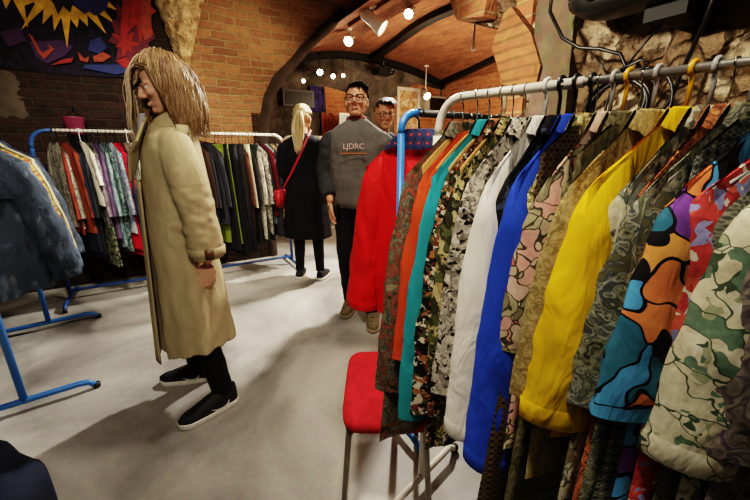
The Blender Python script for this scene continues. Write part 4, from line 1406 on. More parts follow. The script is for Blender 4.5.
# (kind, colours, words, length)   t: tee or blouse, s: long sleeved shirt, j: dark jacket, p: trousers or skirt
LEFT = [
    ('s', ['#8f8a78', '#b9b09a', '#6f6a5e'], 'pale grey beige print blouse', .62), ('s', ['#702c1e'], 'rust red shirt', .66), ('s', ['#7f3a26'], 'brick orange shirt', .66),
    ('s', ['#1d2230'], 'navy black jacket', .82), ('s', ['#15171f'], 'black jacket', .86), ('s', ['#1c1f26'], 'charcoal black jacket', .84),
    ('t', ['#ddd6c4'], 'cream white flared blouse', .52), ('s', ['#4c5140', '#8a8a6c', '#2c3026'], 'long olive speckled dress', .95),
    ('s', ['#8d7c8a', '#b5a5ad', '#6b5a70'], 'mauve print blouse', .6), ('s', ['#5d4568', '#77577f'], 'dull purple blouse', .72), ('s', ['#6f8f94', '#9fb4b2', '#54707a'], 'grey teal print shirt', .8),
    ('s', ['#2b3a3e', '#6e8a80'], 'dark teal print shirt', .84), ('s', ['#8fa0b4', '#c4c7c8', '#6d7f9c'], 'pale blue print shirt', .7), ('s', ['#c2172c'], 'bright crimson shirt', .84), ('s', ['#97122c'], 'deep red shirt', .9),
    ('s', ['#1a2036'], 'dark navy shirt', .82), ('s', ['#7c6a58', '#b89f83', '#54483e'], 'tan flowered blouse', .64), ('s', ['#cfd2b4', '#6f8a4c', '#e2e0cb'], 'white and green leaf print blouse', .6),
    ('s', ['#5a6b3a', '#9c9c52', '#d0b45c'], 'green and gold print shirt', .72), ('s', ['#b98a2c'], 'mustard gold shirt', .78), ('s', ['#a9782c'], 'ochre shirt', .8), ('t', ['#e2dccd'], 'white short blouse', .5),
    ('t', ['#efe9db'], 'bright white blouse', .56), ('s', ['#d6cdb8'], 'cream shirt', .6), ('t', ['#c9c0ac'], 'ivory blouse', .58),
    ('s', ['#2a1e2c'], 'plum shirt', .7), ('s', ['#222a33'], 'slate blue shirt', .72), ('s', ['#3a3a3a'], 'dark grey shirt', .7), ('s', ['#2f3f36'], 'bottle green shirt', .72), ('s', ['#3c2a22'], 'dark clay brown shirt', .7), ('s', ['#202024'], 'soft black shirt', .74), ('s', ['#2c2c33'], 'slate grey shirt', .7),
    ('p', ['#717f2a'], 'lime green skirt', .98), ('p', ['#17171a'], 'black trousers', 1.05), ('p', ['#1b1c22'], 'blue black trousers', 1.1), ('p', ['#121214'], 'deep black trousers', 1.12), ('p', ['#23211f'], 'charcoal trousers', 1.06),
    ('p', ['#14141a'], 'black long skirt', 1.08), ('s', ['#4b2a1c'], 'dark brown jacket', .8), ('p', ['#d3c7a6'], 'narrow cream trousers', .62), ('s', ['#1a1917'], 'sooty black jacket', .92), ('p', ['#1e2420'], 'dark green trousers', 1.0),
    ('s', ['#c8bca4', '#8c8272', '#e0d6c0'], 'long cream patterned blouse', .88), ('s', ['#a79f8e', '#d5ccba', '#6e675c'], 'grey and white print blouse', .84), ('s', ['#141416'], 'jet black shirt', .9), ('s', ['#5e1a20'], 'wine red shirt', .66),
    ('s', ['#4e7480', '#a9c0c0'], 'teal and white print shirt', .74), ('s', ['#2a2a30'], 'graphite shirt', .86), ('s', ['#c4a05c', '#8a4a2c', '#e0c890'], 'gold and rust print shirt', .7), ('s', ['#17181c'], 'black blouse at the very end', .88),
    ('s', ['#6c6a5c', '#c8c2ac'], 'speckled grey blouse', .8), ('s', ['#251a1c'], 'brown black shirt', .86),
]
NL = len(LEFT)
rl = random.Random(12)
for i, (k, cols, words, ln) in enumerate(LEFT):
    u = (-0.72 + 0.64 * i / 22 if i <= 22 else (-0.05 + 0.50 * (i - 23) / 9 if i < 32 else 0.48 + 0.60 * (i - 32) / (NL - 33))) + rl.uniform(-.004, .004)
    a = radians(26 + rl.uniform(-10, 10))
    d = Vector((back_dir.x * cos(a) - back_dir.y * sin(a), back_dir.x * sin(a) + back_dir.y * cos(a), 0))
    rz = yaw(d)
    mat = cloth('cloth_l%d' % i, cols[0]) if len(cols) == 1 else printed('print_l%d' % i, cols, 34, 'blob' if i % 2 else 'paint', i)
    end = ' on the long rack by the wall'
    lab = words + end
    if k == 'p':
        cat = 'skirt' if 'skirt' in words else 'trousers'
        trousers('hanging_' + cat, lab, cat, LG, lw(u), rz, mat, length=ln, w=.17, w2=.24, seed=i, thick=.016, fold=.007)
    else:
        cat = [c for c in ('blouse', 'jacket', 'dress', 'shirt') if c in words][0]
        garment('hanging_' + cat, lab, cat, LG, lw(u), rz, mat, hs=.2 if k == 's' else .18, length=ln * (1.12 if k == 's' else 1), hem=.2 if k == 's' else .25, sl=.5 if k == 's' else .24, sw=.07, se=.055 if k == 's' else .09,
                splay=.07 if k == 's' else .11, slope=.10, thick=.014, sx=.020, sxe=.02, fold=.008, seed=i + 200, lod=1, roll=.4)
    hk = 'white' if i in (6, 17, 21, 22, 24) else ('blackwire' if rl.random() < .5 else 'wire')
    make_hanger(lw(u), rz, hk, .165, .075, HN[hk] + ' hanger of the ' + words + ' on the long rack', 'hangers on the long rack by the wall', simple=True, railr=.016)

# ================================================================ denim rack, close on the left
DH = 1.42
rail_rack('clothes_rack', 'bright blue tubular clothes rack with denim jackets close on the left', W(-0.785, 2.22), W(-0.90, 3.28), DH, 0.016, M['blue_metal'], None, 0.29, 0.1, 0)
def dn(t):
    p = W(-0.785, 2.22).lerp(W(-0.90, 3.28), t / 1.066)
    return Vector((p.x, p.y, DH))
DG = 'jackets and shirts on the denim rack'
DEN1 = denim('denim_blue', '#20262f', '#454f5d', '#828c98')
DEN2 = denim('denim_mid', '#2c343f', '#556172', '#929ba6')
DEN3 = denim('denim_dark', '#191e26', '#39424f', '#6c7682')
BR = plain('brass_button', '#b08a4c', 0.35, 0.9)
FLAN = printed('print_flannel', ['#8a6a2a', '#d2a33c', '#b8862f', '#a3451f'], 18, 'plaid', 31)
aisle = Vector((UX, UY, 0))
def turn(d, deg):
    a = radians(deg)
    return Vector((d.x * cos(a) - d.y * sin(a), d.x * sin(a) + d.y * cos(a), 0))
DEN = [
    (0.09, DEN3, None, 'dark blue denim jacket, first on the blue rack and closest to the camera', 'jacket', 16),
    (0.20, DEN1, printed('print_collar', ['#8a7a5c', '#c9b98c', '#5c5040'], 30, 'paint', 33), 'mid blue denim jacket with a pale patterned collar, second on the blue rack', 'jacket', 8),
    (0.32, DEN2, None, 'faded blue denim jacket, third on the blue rack', 'jacket', 0),
    (0.40, FLAN, None, 'yellow and rust flannel shirt peeking out behind the denim jackets', 'shirt', -4),
    (0.53, cloth('olive_cloth', '#3c4434'), None, 'dark olive shirt behind the yellow flannel one', 'shirt', -4),
    (0.63, cloth('sand_cloth', '#b0a27c'), None, 'sand coloured shirt behind the dark olive one', 'shirt', -4),
    (0.73, DEN3, None, 'dark denim jacket last on the blue rack', 'jacket', -4),
    (0.84, cloth('dark_navy_cloth', '#20283a'), None, 'navy shirt last on the blue rack, toward the brick wall', 'shirt', -4),
]
for i, (t, m, cm, words, cat, tw) in enumerate(DEN):
    rz = yaw(turn(aisle, tw))
    jk = cat == 'jacket'
    LAST = [None]
    LAST[0] = garment('hanging_' + cat, words, cat, DG, dn(t), rz, m, hs=.225 if jk else .215 + .012 * (i == 3), neck=.08, slope=.10 if jk else .085, length=.74 if jk else .76, hem=.21, thick=.036 if jk else .022, sl=.55 if jk else .56, sw=.085 if jk else .07, se=.062, sx=.05 if jk else .03,
            sxe=.042 if jk else .026, splay=.11 if jk else .10, fold=.010, collar='shirt', collar_mat=cm, cuff=jk, seed=300 + i, wrk=.026 if jk else .012, buttons=BR if jk else None)
    if jk:
        g_ = LAST[0]
        # flapped chest pocket and yoke seam on the front, waistband at the hem
        for sy in (-1, 1):
            bm = bmesh.new()
            add_loft(bm, [[Vector((.040, sy * .11 - .05, z)), Vector((.046, sy * .11 - .045, z)), Vector((.046, sy * .11 + .045, z)), Vector((.040, sy * .11 + .05, z))] for z in (-.30, -.345)], True, True, True)
            pk_ = from_bm('pocket_flap', bm, m, g_, False)
            bm = bmesh.new()
            add_ell(bm, (.048, sy * .11, -.335), (.002, .006, .006), seg=10, rings=6)
            from_bm('button', bm, BR, pk_)
    make_hanger(dn(t), rz, 'wood' if jk else 'wire', .205, .08, ('wooden' if jk else 'wire') + ' hanger of the ' + words.split(',')[0].replace(' peeking out behind the denim jackets', ''), 'hangers on the denim rack', railr=.016)

# ================================================================ white rack in the hall, behind the blonde woman
rail_rack('clothes_rack', 'white tubular clothes rack in the hall behind the blonde woman', W(1.50, 5.0), W(2.75, 5.0), 1.48, 0.016, M['white_metal'], None, 0.26, 0.12, 0.1)
HG = 'clothes on the white rack in the hall'
for i, (col, nm) in enumerate((('#1d1a1c', 'black shirt'), ('#6d1f2a', 'dark red shirt'), ('#2a2d3c', 'ink blue shirt'), ('#8a6f5c', 'taupe shirt'), ('#3a3a3a', 'iron grey shirt'), ('#a3303c', 'red print shirt'), ('#c49aa0', 'pink shirt'), ('#20201f', 'black blouse'),
                               ('#b8a48a', 'beige blouse'), ('#7c2030', 'burgundy blouse'), ('#d8d0c4', 'white blouse'), ('#40342c', 'brown blouse'), ('#2c3a34', 'green blouse'), ('#8d8378', 'grey blouse'))):
    p = W(1.66 + 0.072 * i, 5.0, 1.48)
    rz = yaw(turn(back_dir, rl.uniform(-10, 10)))
    lab = nm + ' on the white rack in the hall'
    cat = nm.split()[-1]
    garment('hanging_' + cat, lab, cat, HG, p, rz, printed('print_h%d' % i, [col, '#c9b7a4', col, '#8a2a34'], 30, 'blob', i) if i in (5, 6) else cloth('cloth_h%d' % i, col), hs=.19, length=.7, hem=.2, sl=.48, sw=.07, splay=.04, thick=.018, sx=.024, sxe=.02, seed=400 + i, lod=1, fold=.006)
    make_hanger(p, rz, 'wire', .17, .05, 'wire hanger of the ' + lab, 'hangers on the white rack in the hall', simple=True, railr=.016)

# ================================================================ red chair under the clothes
ch = empty('padded_chair', (0.035, 1.125, 0))
tag(ch, 'chair with red padded seat and grey steel legs below the camouflage shirt', 'chair')
REDF = cloth('red_upholstery', '#b3202a', 0.2, 0.9, 0.3)
def pad(name, lo, hi, mat, parent, rr=0.035, puff=0.012):
    bm = bmesh.new()
    add_box(bm, lo, hi)
    bmesh.ops.subdivide_edges(bm, edges=bm.edges[:], cuts=5, use_grid_fill=True)
    bmesh.ops.bevel(bm, geom=[e for e in bm.edges if len(e.link_faces) == 2 and e.calc_face_angle(0) > 1.0], offset=rr * 0.5, segments=3, affect='EDGES')
    return from_bm(name, bm, mat, parent)
def seat_mesh(w, d, z, th, rr):
    bm = bmesh.new()
    def ring(s, zz):
        o = []
        for k in range(36):
            a = 2 * pi * k / 36
            n = 0.32
            o.append(Vector((math.copysign(abs(cos(a)) ** n, cos(a)) * w * s, math.copysign(abs(sin(a)) ** n, sin(a)) * d * s, zz)))
        return o
    add_loft(bm, [ring(.9, z - th), ring(.98, z - th + .004), ring(1, z - th * .6), ring(1, z - th * .3), ring(.97, z - .008), ring(.9, z), ring(.5, z + .006), ring(.05, z + .008)], True, True, True)
    return bm
from_bm('seat', seat_mesh(0.148, 0.215, 0.455, 0.05, 0.03), REDF, ch)
bm = seat_mesh(0.15, 0.13, 0.02, 0.04, 0.03)
bmesh.ops.transform(bm, matrix=Matrix.Translation((0.156, 0, 0.74)) @ Matrix.Rotation(radians(84), 4, 'Y'), verts=bm.verts)
from_bm('backrest', bm, REDF, ch)
STEEL = plain('worn_steel', '#7d7365', 0.35, 0.7)
for sx, sy in ((-1, -1), (-1, 1), (1, -1), (1, 1)):
    pts = [(sx * .12, sy * .175, .41), (sx * .125, sy * .185, .36), (sx * .15, sy * .215, .015)]
    if sx == 1:
        pts = [(.165, sy * .14, .86), (.15, sy * .17, .55), (.135, sy * .18, .40), (.16, sy * .215, .015)]
    lg = tube_obj('leg', pts, 0.0105, STEEL, ch, 10)
    bm = bmesh.new()
    add_loft(bm, [ell_ring((sx * (.15 if sx < 0 else .16), sy * .215, z), r, r, 12) for z, r in ((0, .013), (.02, .014), (.03, .011))], True, True, True)
    from_bm('foot_cap', bm, M['black'], lg)
bm = bmesh.new()
for sy in (-1, 1):
    add_tube(bm, [(-.12, sy * .175, .395), (.135, sy * .178, .395)], .009, 8)
for sx in (-1, 1):
    add_tube(bm, [(sx * .125, -.176, .395), (sx * .125, .176, .395)], .009, 8)
from_bm('seat_frame', bm, STEEL, ch)

# dark navy coat heaped on a low stool, lower corner of the picture
SX, SY = -1.10, 0.62
stl = empty('low_stool', (SX, SY, 0))
tag(stl, 'low dark stool under the heaped navy coat', 'stool')
from_bm('seat', seat_mesh(0.15, 0.15, 0.36, 0.035, .03), plain('dark_wood', '#2a1d14', 0.5), stl)
for sx, sy in ((-1, -1), (-1, 1), (1, -1), (1, 1)):
    tube_obj('leg', [(sx * .10, sy * .10, .33), (sx * .125, sy * .125, 0.0)], [.016, .012], plain('dark_wood_leg', '#2a1d14', 0.5), stl, 8)
bm = bmesh.new()
rows = []
for i in range(17):
    t = i / 16
    rr = 0.03 + 0.19 * min(1, t * 1.7)
    z = 0.50 - 0.05 * t - 0.30 * max(0, t - .5) ** 1.2 / .55
    rows.append([Vector((SX + (rr + .02 * noise.noise(Vector((cos(a) * 2, sin(a) * 2, t * 3)))) * (1 + .10 * sin(3 * a + 2 * t) + .06 * sin(7 * a + t * 4)) * cos(a), SY + rr * (1 + .08 * sin(4 * a)) * sin(a), z + .03 * noise.noise(Vector((cos(a) * 3, sin(a) * 3, t * 4))))) for a in [2 * pi * k / 48 for k in range(48)]])
bot = rows[-1]
rows += [[Vector((SX + (p.x - SX) * .7, SY + (p.y - SY) * .7, 0.368)) for p in bot]]
add_loft(bm, rows, True, True, True)
tag(from_bm('heaped_coat', bm, cloth('navy_wool', '#141a2b', 0.3)), 'dark navy coat heaped in the lower corner by the blue rack', 'coat')
# ================================================================ people
def head_parts(bm, H, fem=False):
    """skull, face, nose, lips, ears; chin at the origin, face toward -Y"""
    w = 0.94 if fem else 1.0
    add_ell(bm, (0, .018, .148), (.073 * w, .092, .078), H, seg=20, rings=14)
    add_ell(bm, (0, -.022, .095), (.062 * w, .062, .085), H, seg=20, rings=14)
    add_ell(bm, (0, -.03, .045), (.050 * w, .050, .040), H)
    add_ell(bm, (0, -.068, .020), (.023 * w, .020, .018), H)
    for s in (-1, 1):
        add_cap(bm, (s * .052 * w, .0, .06), (s * .018 * w, -.06, .016), .018, .014, H)
        add_ell(bm, (s * .036 * w, -.060, .088), (.022, .020, .018), H)
        add_cap(bm, (s * .012, -.080, .128), (s * .046, -.064, .126), .009, .008, H)
        add_ell(bm, (s * .011, -.092, .080), (.009, .010, .007), H, seg=10, rings=8)
        add_ell(bm, (s * .074 * w, .008, .105), (.009, .020, .032), H, rot=Matrix.Rotation(s * -.35, 4, 'Z'))
        add_ell(bm, (s * .071 * w, .0, .085), (.008, .012, .014), H)
    add_cap(bm, (0, -.080, .126), (0, -.103, .086), .008, .0115, H)
    add_ell(bm, (0, -.084, .048), (.020, .012, .010), H)
    for s in (-1, 1):
        add_ell(bm, (s * .031, -.0672, .1195), (.0155, .0140, .0085), H)
        add_ell(bm, (s * .031, -.0655, .1035), (.0145, .0125, .0055), H)

def face_bits(par, H, lips=True):
    for s in (-1, 1):
        bm = bmesh.new()
        add_ell(bm, (s * .031, -.0665, .112), (.0125, .0125, .0100), H, seg=14, rings=10)
        e = from_bm('eye', bm, M['eye_white'], par)
        bm = bmesh.new()
        add_ell(bm, (s * .031, -.0775, .1125), (.0056, .003, .0056), H, seg=12, rings=8)
        from_bm('iris', bm, M['iris'], e)
        bm = bmesh.new()
        add_tube(bm, [H @ Vector((s * x, y, z)) for x, y, z in ((.013, -.089, .1285), (.030, -.081, .1345), (.050, -.066, .1285))], [.0016, .0024, .0014], 6)
        from_bm('eyebrow', bm, M['brow'], par)
    bm = bmesh.new()
    add_tube(bm, [H @ Vector(p) for p in ((-.022, -.078, .048), (-.010, -.0910, .0525), (0, -.0920, .0510), (.010, -.0910, .0525), (.022, -.078, .048))], [.0015, .0032, .003, .0032, .0015], 8)
    add_tube(bm, [H @ Vector(p) for p in ((-.020, -.078, .046), (0, -.0905, .0425), (.020, -.078, .046))], [.0015, .004, .0015], 8)
    from_bm('lips', bm, M['lip'], par)
M['brow'] = plain('dark_brow', '#2a1b12', 0.8)

def hand_parts(bm, wrist, fwd, palm, thumb, curl=0.35, k=1.0):
    """fwd: towards the fingertips, palm: the way the palm looks, thumb: the side the thumb is on"""
    f, n, t = (Vector(a).normalized() for a in (fwd, palm, thumb))
    w = Vector(wrist)
    P_ = lambda a, b, c: w + t * a * k + n * b * k + f * c * k
    B = Matrix((t, n, f)).transposed().to_4x4()
    add_ell(bm, P_(0, 0, .048), (.039 * k, .0135 * k, .050 * k), None, B)
    add_ell(bm, P_(.014, .005, .035), (.022 * k, .013 * k, .032 * k), None, B)
    for i, (a, L) in enumerate(((.0315, .072), (.0105, .080), (-.0112, .074), (-.0315, .058))):
        base = P_(a, 0, .085)
        add_cap(bm, P_(a * .8, 0, .055), base, .0092 * k, .0082 * k, seg=10)
        ang = curl * (0.5 + 0.13 * i)
        p = base
        for j, (l, r0, r1) in enumerate(((.45, .0080, .0075), (.31, .0075, .0069), (.24, .0069, .0058))):
            q = p + (f * cos(ang) + n * sin(ang)) * L * l * k + t * (a * .09) * k
            add_cap(bm, p, q, r0 * k, r1 * k, seg=10)
            p = q
            ang += curl
    add_cap(bm, P_(.02, .004, .018), P_(.047, .014, .048), .0135 * k, .0105 * k, seg=10)
    add_cap(bm, P_(.047, .014, .048), P_(.052, .022, .078), .0100 * k, .0090 * k, seg=10)
    add_cap(bm, P_(.052, .022, .078), P_(.046, .030, .098), .0088 * k, .0072 * k, seg=10)

def limb_body(bm, J, k=1.0, fem=False):
    """J: joints by name (local)"""
    g = lambda n: Vector(J[n])
    add_cap(bm, g('neck') + Vector((0, .01, -.06)), g('head') + Vector((0, .0, .03)), .056 * k, .050 * k)
    add_cap(bm, g('chest') + Vector((-.09, 0, .06)), g('chest') + Vector((.09, 0, .06)), .095 * k, .095 * k)
    add_cap(bm, g('chest'), g('waist'), .125 * k, .115 * k)
    add_cap(bm, g('pelvis') + Vector((-.06, 0, 0)), g('pelvis') + Vector((.06, 0, 0)), .115 * k, .115 * k)
    add_cap(bm, g('waist'), g('pelvis'), .115 * k, .12 * k)
    add_cap(bm, g('neck') + Vector((0, .01, -.08)), g('chest'), .07, .11)
    for s in ('l', 'r'):
        add_cap(bm, g('chest') + (g('sh_' + s) - g('chest')) * .5, g('sh_' + s), .07 * k, .056 * k)
        add_cap(bm, g('sh_' + s), g('el_' + s), .050 * k, .040 * k)
        add_cap(bm, g('el_' + s), g('wr_' + s), .040 * k, .026 * k)
        add_cap(bm, g('hip_' + s), g('kn_' + s), .082 * k, .055 * k)
        add_cap(bm, g('kn_' + s), g('an_' + s), .054 * k, .036 * k)
        add_cap(bm, g('an_' + s) + Vector((0, 0, -.035)), g('toe_' + s) + Vector((0, 0, -.018)), .030 * k, .018 * k)

def creases(o, fn):
    me = o.data
    ns = [v.normal.copy() for v in me.vertices]
    for v, n in zip(me.vertices, ns):
        v.co += n * fn(v.co)
    me.update()

def wrinkled_tube(bm, pts, rs, seed=0, amp=.006, n=26, seg=16):
    """sleeve or trouser leg as a closed tube with creases"""
    P_ = [Vector(p) for p in pts]
    pp, rr = [], []
    m = len(P_) - 1
    for i in range(n + 1):
        x = i / n * m
        k = min(int(x), m - 1)
        t = x - k
        pp.append(P_[k].lerp(P_[k + 1], t))
        rr.append(rs[k] * (1 - t) + rs[k + 1] * t + amp * 1.6 * noise.noise(Vector((i * .55, seed * 3.1, 0))) * (1 if 1 < i < n - 1 else 0))
    for i in range(2, n - 1):
        pp[i] = (pp[i - 1] + pp[i] * 2 + pp[i + 1]) / 4
    add_tube(bm, pp, rr, seg)

def shoe(par, heel, toe, mat, sole_mat, mark=None, side=1, k=1.0, mark_mat=None, lace=None, tall=0.0):
    heel, toe = Vector(heel), Vector(toe)
    d = (toe - heel)
    L = d.length
    T = Matrix.Translation(heel) @ Matrix.Rotation(atan2(d.x, -d.y), 4, 'Z')
    def prof(s):
        w = .036 + .012 * sin(pi * min(1, s * .9)) - (.030 * max(0, (s - .82) / .18) ** 2)
        if s < .06:
            w *= .62 + .38 * sqrt(s / .06)
        h = .085 + tall if s < .3 else .085 + tall - (.040 + tall) * min(1, (s - .3) / .5)
        if s > .82:
            h -= .018 * ((s - .82) / .18) ** 2
        return w, h
    bm = bmesh.new()
    rows = []
    for i in range(25):
        s = i / 24
        w, h = prof(s)
        rows.append([T @ Vector((w * math.copysign(abs(cos(a)) ** .7, cos(a)), -s * L, .018 + max(0, h * sin(a) ** .75 if sin(a) > 0 else 0))) for a in [pi * j / 14 for j in range(15)]])
    add_loft(bm, rows, False, True, True)
    o = from_bm('shoe', bm, mat, par)
    bm = bmesh.new()
    out = []
    for i in range(25):
        s = i / 24
        out.append((prof(s)[0] + .004, -s * L * 1.02 + .003))
    loop = [(x, y) for x, y in out] + [(-x, y) for x, y in out[::-1]]
    rr = []
    for z, f in ((0.0, .95), (.004, 1.0), (.026, 1.0), (.03, .96)):
        rr.append([T @ Vector((x * f, y, z + (.006 * max(0, -y / L - .85) / .15 if z < .01 else 0))) for x, y in loop])
    add_loft(bm, rr, True, True, True)
    from_bm('sole', bm, sole_mat, o)
    if mark:
        sw_ = [(.10, .060), (.20, .042), (.32, .036), (.46, .040), (.66, .052), (.46, .030), (.32, .0235), (.20, .027), (.13, .038)]
        for sd in (-1, 1):
            bm = bmesh.new()
            vs = []
            for s, z in sw_:
                w, h = prof(s * .62 + .12)
                a = (min(1, max(0, (z - .018) / h))) ** (1 / .75)
                x = w * max(0, cos(math.asin(min(1, a)))) ** .7
                vs.append(bm.verts.new(T @ Vector((sd * (x + .0045), -(s * .62 + .12) * L, z))))
            bm.faces.new(vs if sd > 0 else vs[::-1])
            from_bm('logo_mark', bm, mark_mat, o, False)
    if lace:
        bm = bmesh.new()
        for i in range(4):
            s = .38 + .09 * i
            w, h = prof(s)
            add_tube(bm, [T @ Vector((x * w * .6, -s * L, .019 + h * (1 - .25 * x * x))) for x in (-1, -.5, 0, .5, 1)], .003, 6)
        from_bm('laces', bm, lace, o)
    return o

def hair_mesh(name, strands, mat, par):
    """strands: (points, radius, tone)"""
    vs, fs, tn = [], [], []
    for pts, r, tone in strands:
        n = len(pts)
        b0 = len(vs)
        up = Vector((.3, .2, 1)).normalized()
        for i, p in enumerate(pts):
            t = (pts[min(i + 1, n - 1)] - pts[max(i - 1, 0)])
            if t.length < 1e-7:
                t = Vector((0, 0, -1))
            t.normalize()
            a = t.cross(up)
            if a.length < 1e-3:
                a = t.cross(Vector((1, 0, 0)))
            a.normalize()
            b = t.cross(a)
            x = i / (n - 1)
            rr = r * (1 - .75 * x ** 2.2) * (0.7 + .3 * min(1, x * 6))
            for k in range(5):
                vs.append(p + (a * cos(2 * pi * k / 5) + b * sin(2 * pi * k / 5)) * rr)
                tn.append(tone)
        for i in range(n - 1):
            for k in range(5):
                fs.append((b0 + i * 5 + k, b0 + i * 5 + (k + 1) % 5, b0 + (i + 1) * 5 + (k + 1) % 5, b0 + (i + 1) * 5 + k))
    o = from_py(name, vs, fs, mat, par)
    at = o.data.color_attributes.new('tone', 'FLOAT_COLOR', 'POINT')
    for i, t in enumerate(tn):
        at.data[i].color = (t, t, t, 1)
    return o

def push_out(p, c, r):
    q = Vector(((p.x - c.x) / r[0], (p.y - c.y) / r[1], (p.z - c.z) / r[2]))
    if q.length < 1:
        q.normalize()
        return Vector((c.x + q.x * r[0], c.y + q.y * r[1], c.z + q.z * r[2]))
    return p

def scalp(H, th, ph, gx=0.0):
    """point and normal on the skull; th from the crown, ph around (0 = face side)"""
    n = Vector((sin(th) * sin(ph), -sin(th) * cos(ph), cos(th)))
    p = Vector((n.x * .076, .018 + n.y * .096, .148 + n.z * .083))
    return H @ p, (H.to_3x3() @ Vector((n.x / .076, n.y / .096, n.z / .083))).normalized()

PG = None
# ---------------------------------------------------------------- woman in the trench coat
wm = empty('person', (-.965, 1.615, 0), radians(-58))
tag(wm, 'person in a long beige trench coat with shoulder-length hair, looking down', 'person')
H = Matrix.Translation((0, .085, 1.468)) @ Matrix.Rotation(radians(18), 4, 'X')
J = dict(head=(0, .085, 1.48), neck=(0, .06, 1.41), chest=(0, .04, 1.24), waist=(0, .02, 1.05), pelvis=(0, .03, .92), sh_l=(.140, .045, 1.305), sh_r=(-.140, .04, 1.305), el_l=(.225, .085, 1.07), el_r=(-.225, .06, 1.07),
         wr_l=(.245, .105, .83), wr_r=(-.24, .06, .83), hip_l=(.085, .03, .90), hip_r=(-.085, .02, .90), kn_l=(.13, .04, .49), kn_r=(-.12, -.01, .49), an_l=(.157, .105, .085), an_r=(-.14, .02, .085), toe_l=(.195, -.05, .05), toe_r=(-.205, -.13, .05))
bm = bmesh.new()
head_parts(bm, H, True)
limb_body(bm, J, .84, True)
hand_parts(bm, (.247, .103, .815), (.0, -.10, -1), (-.8, -.35, 0.1), (-.35, -.9, -.1), .42, .92)
hand_parts(bm, J['wr_r'], (0, -.1, -1), (.9, -.3, 0), (-.1, -.95, 0), .4, .9)
fuse('body', bm, .0036, M['skin_pale'], wm, 2)
face_bits(wm, H)
COAT = cloth('beige_gabardine', '#a99a78', 0.12, 0.8, 0.25)
bm = bmesh.new()
coat_rings = [(1.418, .058, .058, .060), (1.410, .085, .078, .056), (1.388, .125, .092, .050), (1.352, .170, .106, .043), (1.30, .192, .116, .035), (1.2, .198, .124, .033), (1.05, .205, .130, .03), (.9, .222, .140, .03), (.75, .236, .150, .032), (.6, .250, .160, .034), (.45, .262, .168, .036), (.355, .268, .172, .036)]
def cfold(z):
    g = max(0, (1.05 - z) / .7)
    return lambda a: 1 + g * (.045 * sin(7 * a + 1.2) + .028 * sin(12 * a + z * 2) + .02 * sin(4 * a + 3))
rows = [ell_ring((0, cy, z + (-.0 if z > .4 else 0)), rx, ry, 56, 0, cfold(z)) for z, rx, ry, cy in coat_rings]
rows[-1] = [Vector((p.x, p.y, p.z - .05 * max(0, -p.y / .2) + .02 * (p.x > 0) * p.x / .27)) for p in rows[-1]]
inner = [Vector((p.x * .93, p.y * .93 + .001, p.z + .012)) for p in rows[-1]]
rows.append(inner)
rows.append([Vector((p.x * .8, p.y * .8, .6)) for p in inner])
add_loft(bm, rows, True, True, True)
sl_l = [(.075, .05, 1.365), (.140, .055, 1.325), (.205, .072, 1.2), (.235, .09, 1.07), (.250, .105, .93), (.252, .108, .845)]
sl_r = [(-.075, .045, 1.365), (-.140, .045, 1.325), (-.205, .055, 1.2), (-.23, .062, 1.07), (-.243, .062, .93), (-.243, .062, .845)]
wrinkled_tube(bm, sl_l, [.045, .066, .077, .075, .071, .068], 1, .0015, 30, 20)
wrinkled_tube(bm, sl_r, [.045, .066, .077, .075, .071, .068], 2, .0015, 30, 20)
coat = fuse('trench_coat', bm, .0085, COAT, wm, 4)
creases(coat, lambda c: .006 * noise.noise(Vector((c.x * 7, c.y * 7, c.z * 3))) + .0035 * noise.noise(Vector((c.x * 18 + c.z * 8, c.y * 18, c.z * 10))) + (.007 * noise.noise(Vector((c.y * 22, c.z * 34, c.y * 20 + 3))) if (c.x > .19 and .90 < c.z < 1.16) else 0))
# collar, lapels, front flap, buttons, sleeve straps, back yoke
bm = bmesh.new()
rows = []
for f, z, dy in ((.98, 1.400, 0), (.90, 1.445, .004), (.96, 1.468, .006), (1.22, 1.456, .010), (1.58, 1.400, .006), (1.74, 1.372, .004)):
    rows.append([Vector((.074 * f * sin(a), .056 + dy + .068 * f * -cos(a) * -1, z - .035 * max(0, -(-cos(a) * -1)) )) for a in [radians(-148) + radians(296) * k / 30 for k in range(31)]])
add_loft(bm, rows, False)
from_bm('collar', bm, COAT, coat)
for s in (-1, 1):
    bm = bmesh.new()
    pl = [(s * .035, -.030, 1.435), (s * .105, -.045, 1.40), (s * .120, -.075, 1.335), (s * .085, -.112, 1.28), (s * .040, -.125, 1.17), (s * .012, -.122, 1.16)]
    v0 = [bm.verts.new(p) for p in pl]
    v1 = [bm.verts.new((p[0], p[1] - .010, p[2])) for p in pl]
    bm.faces.new(v0); bm.faces.new(v1[::-1])
    for k in range(6):
        bm.faces.new((v0[k], v0[(k + 1) % 6], v1[(k + 1) % 6], v1[k]))
    from_bm('lapel', bm, COAT, coat, False)
bm = bmesh.new()
rows = []
for i in range(20):
    t = i / 19
    z = 1.17 - .87 * t
    k = max(0, (1.05 - z) / .7)
    ry = .123 + .052 * t
    rows.append([Vector((x, .032 - (ry + .006) * sqrt(max(.02, 1 - (x / (.21 + .06 * t)) ** 2)) - .004 * sin(x * 40) * k - (.012 if .0 < x < .10 else 0), z)) for x in [-.05 + .15 * j / 8 for j in range(9)]])
add_loft(bm, rows, False)
fp = from_bm('front_flap', bm, COAT, coat)
md = fp.modifiers.new('thick', 'SOLIDIFY'); md.thickness = .006
BT = plain('brown_button', '#5a3a20', 0.4)
for z in (1.13, .97, .80, .63):
    for x in (.075, -.03):
        bm = bmesh.new()
        t = (1.17 - z) / .87
        add_ell(bm, (x, .032 - (.123 + .052 * t + .019) * sqrt(1 - (x / (.21 + .06 * t)) ** 2), z), (.013, .005, .013), seg=14, rings=8)
        from_bm('button', bm, BT, coat)
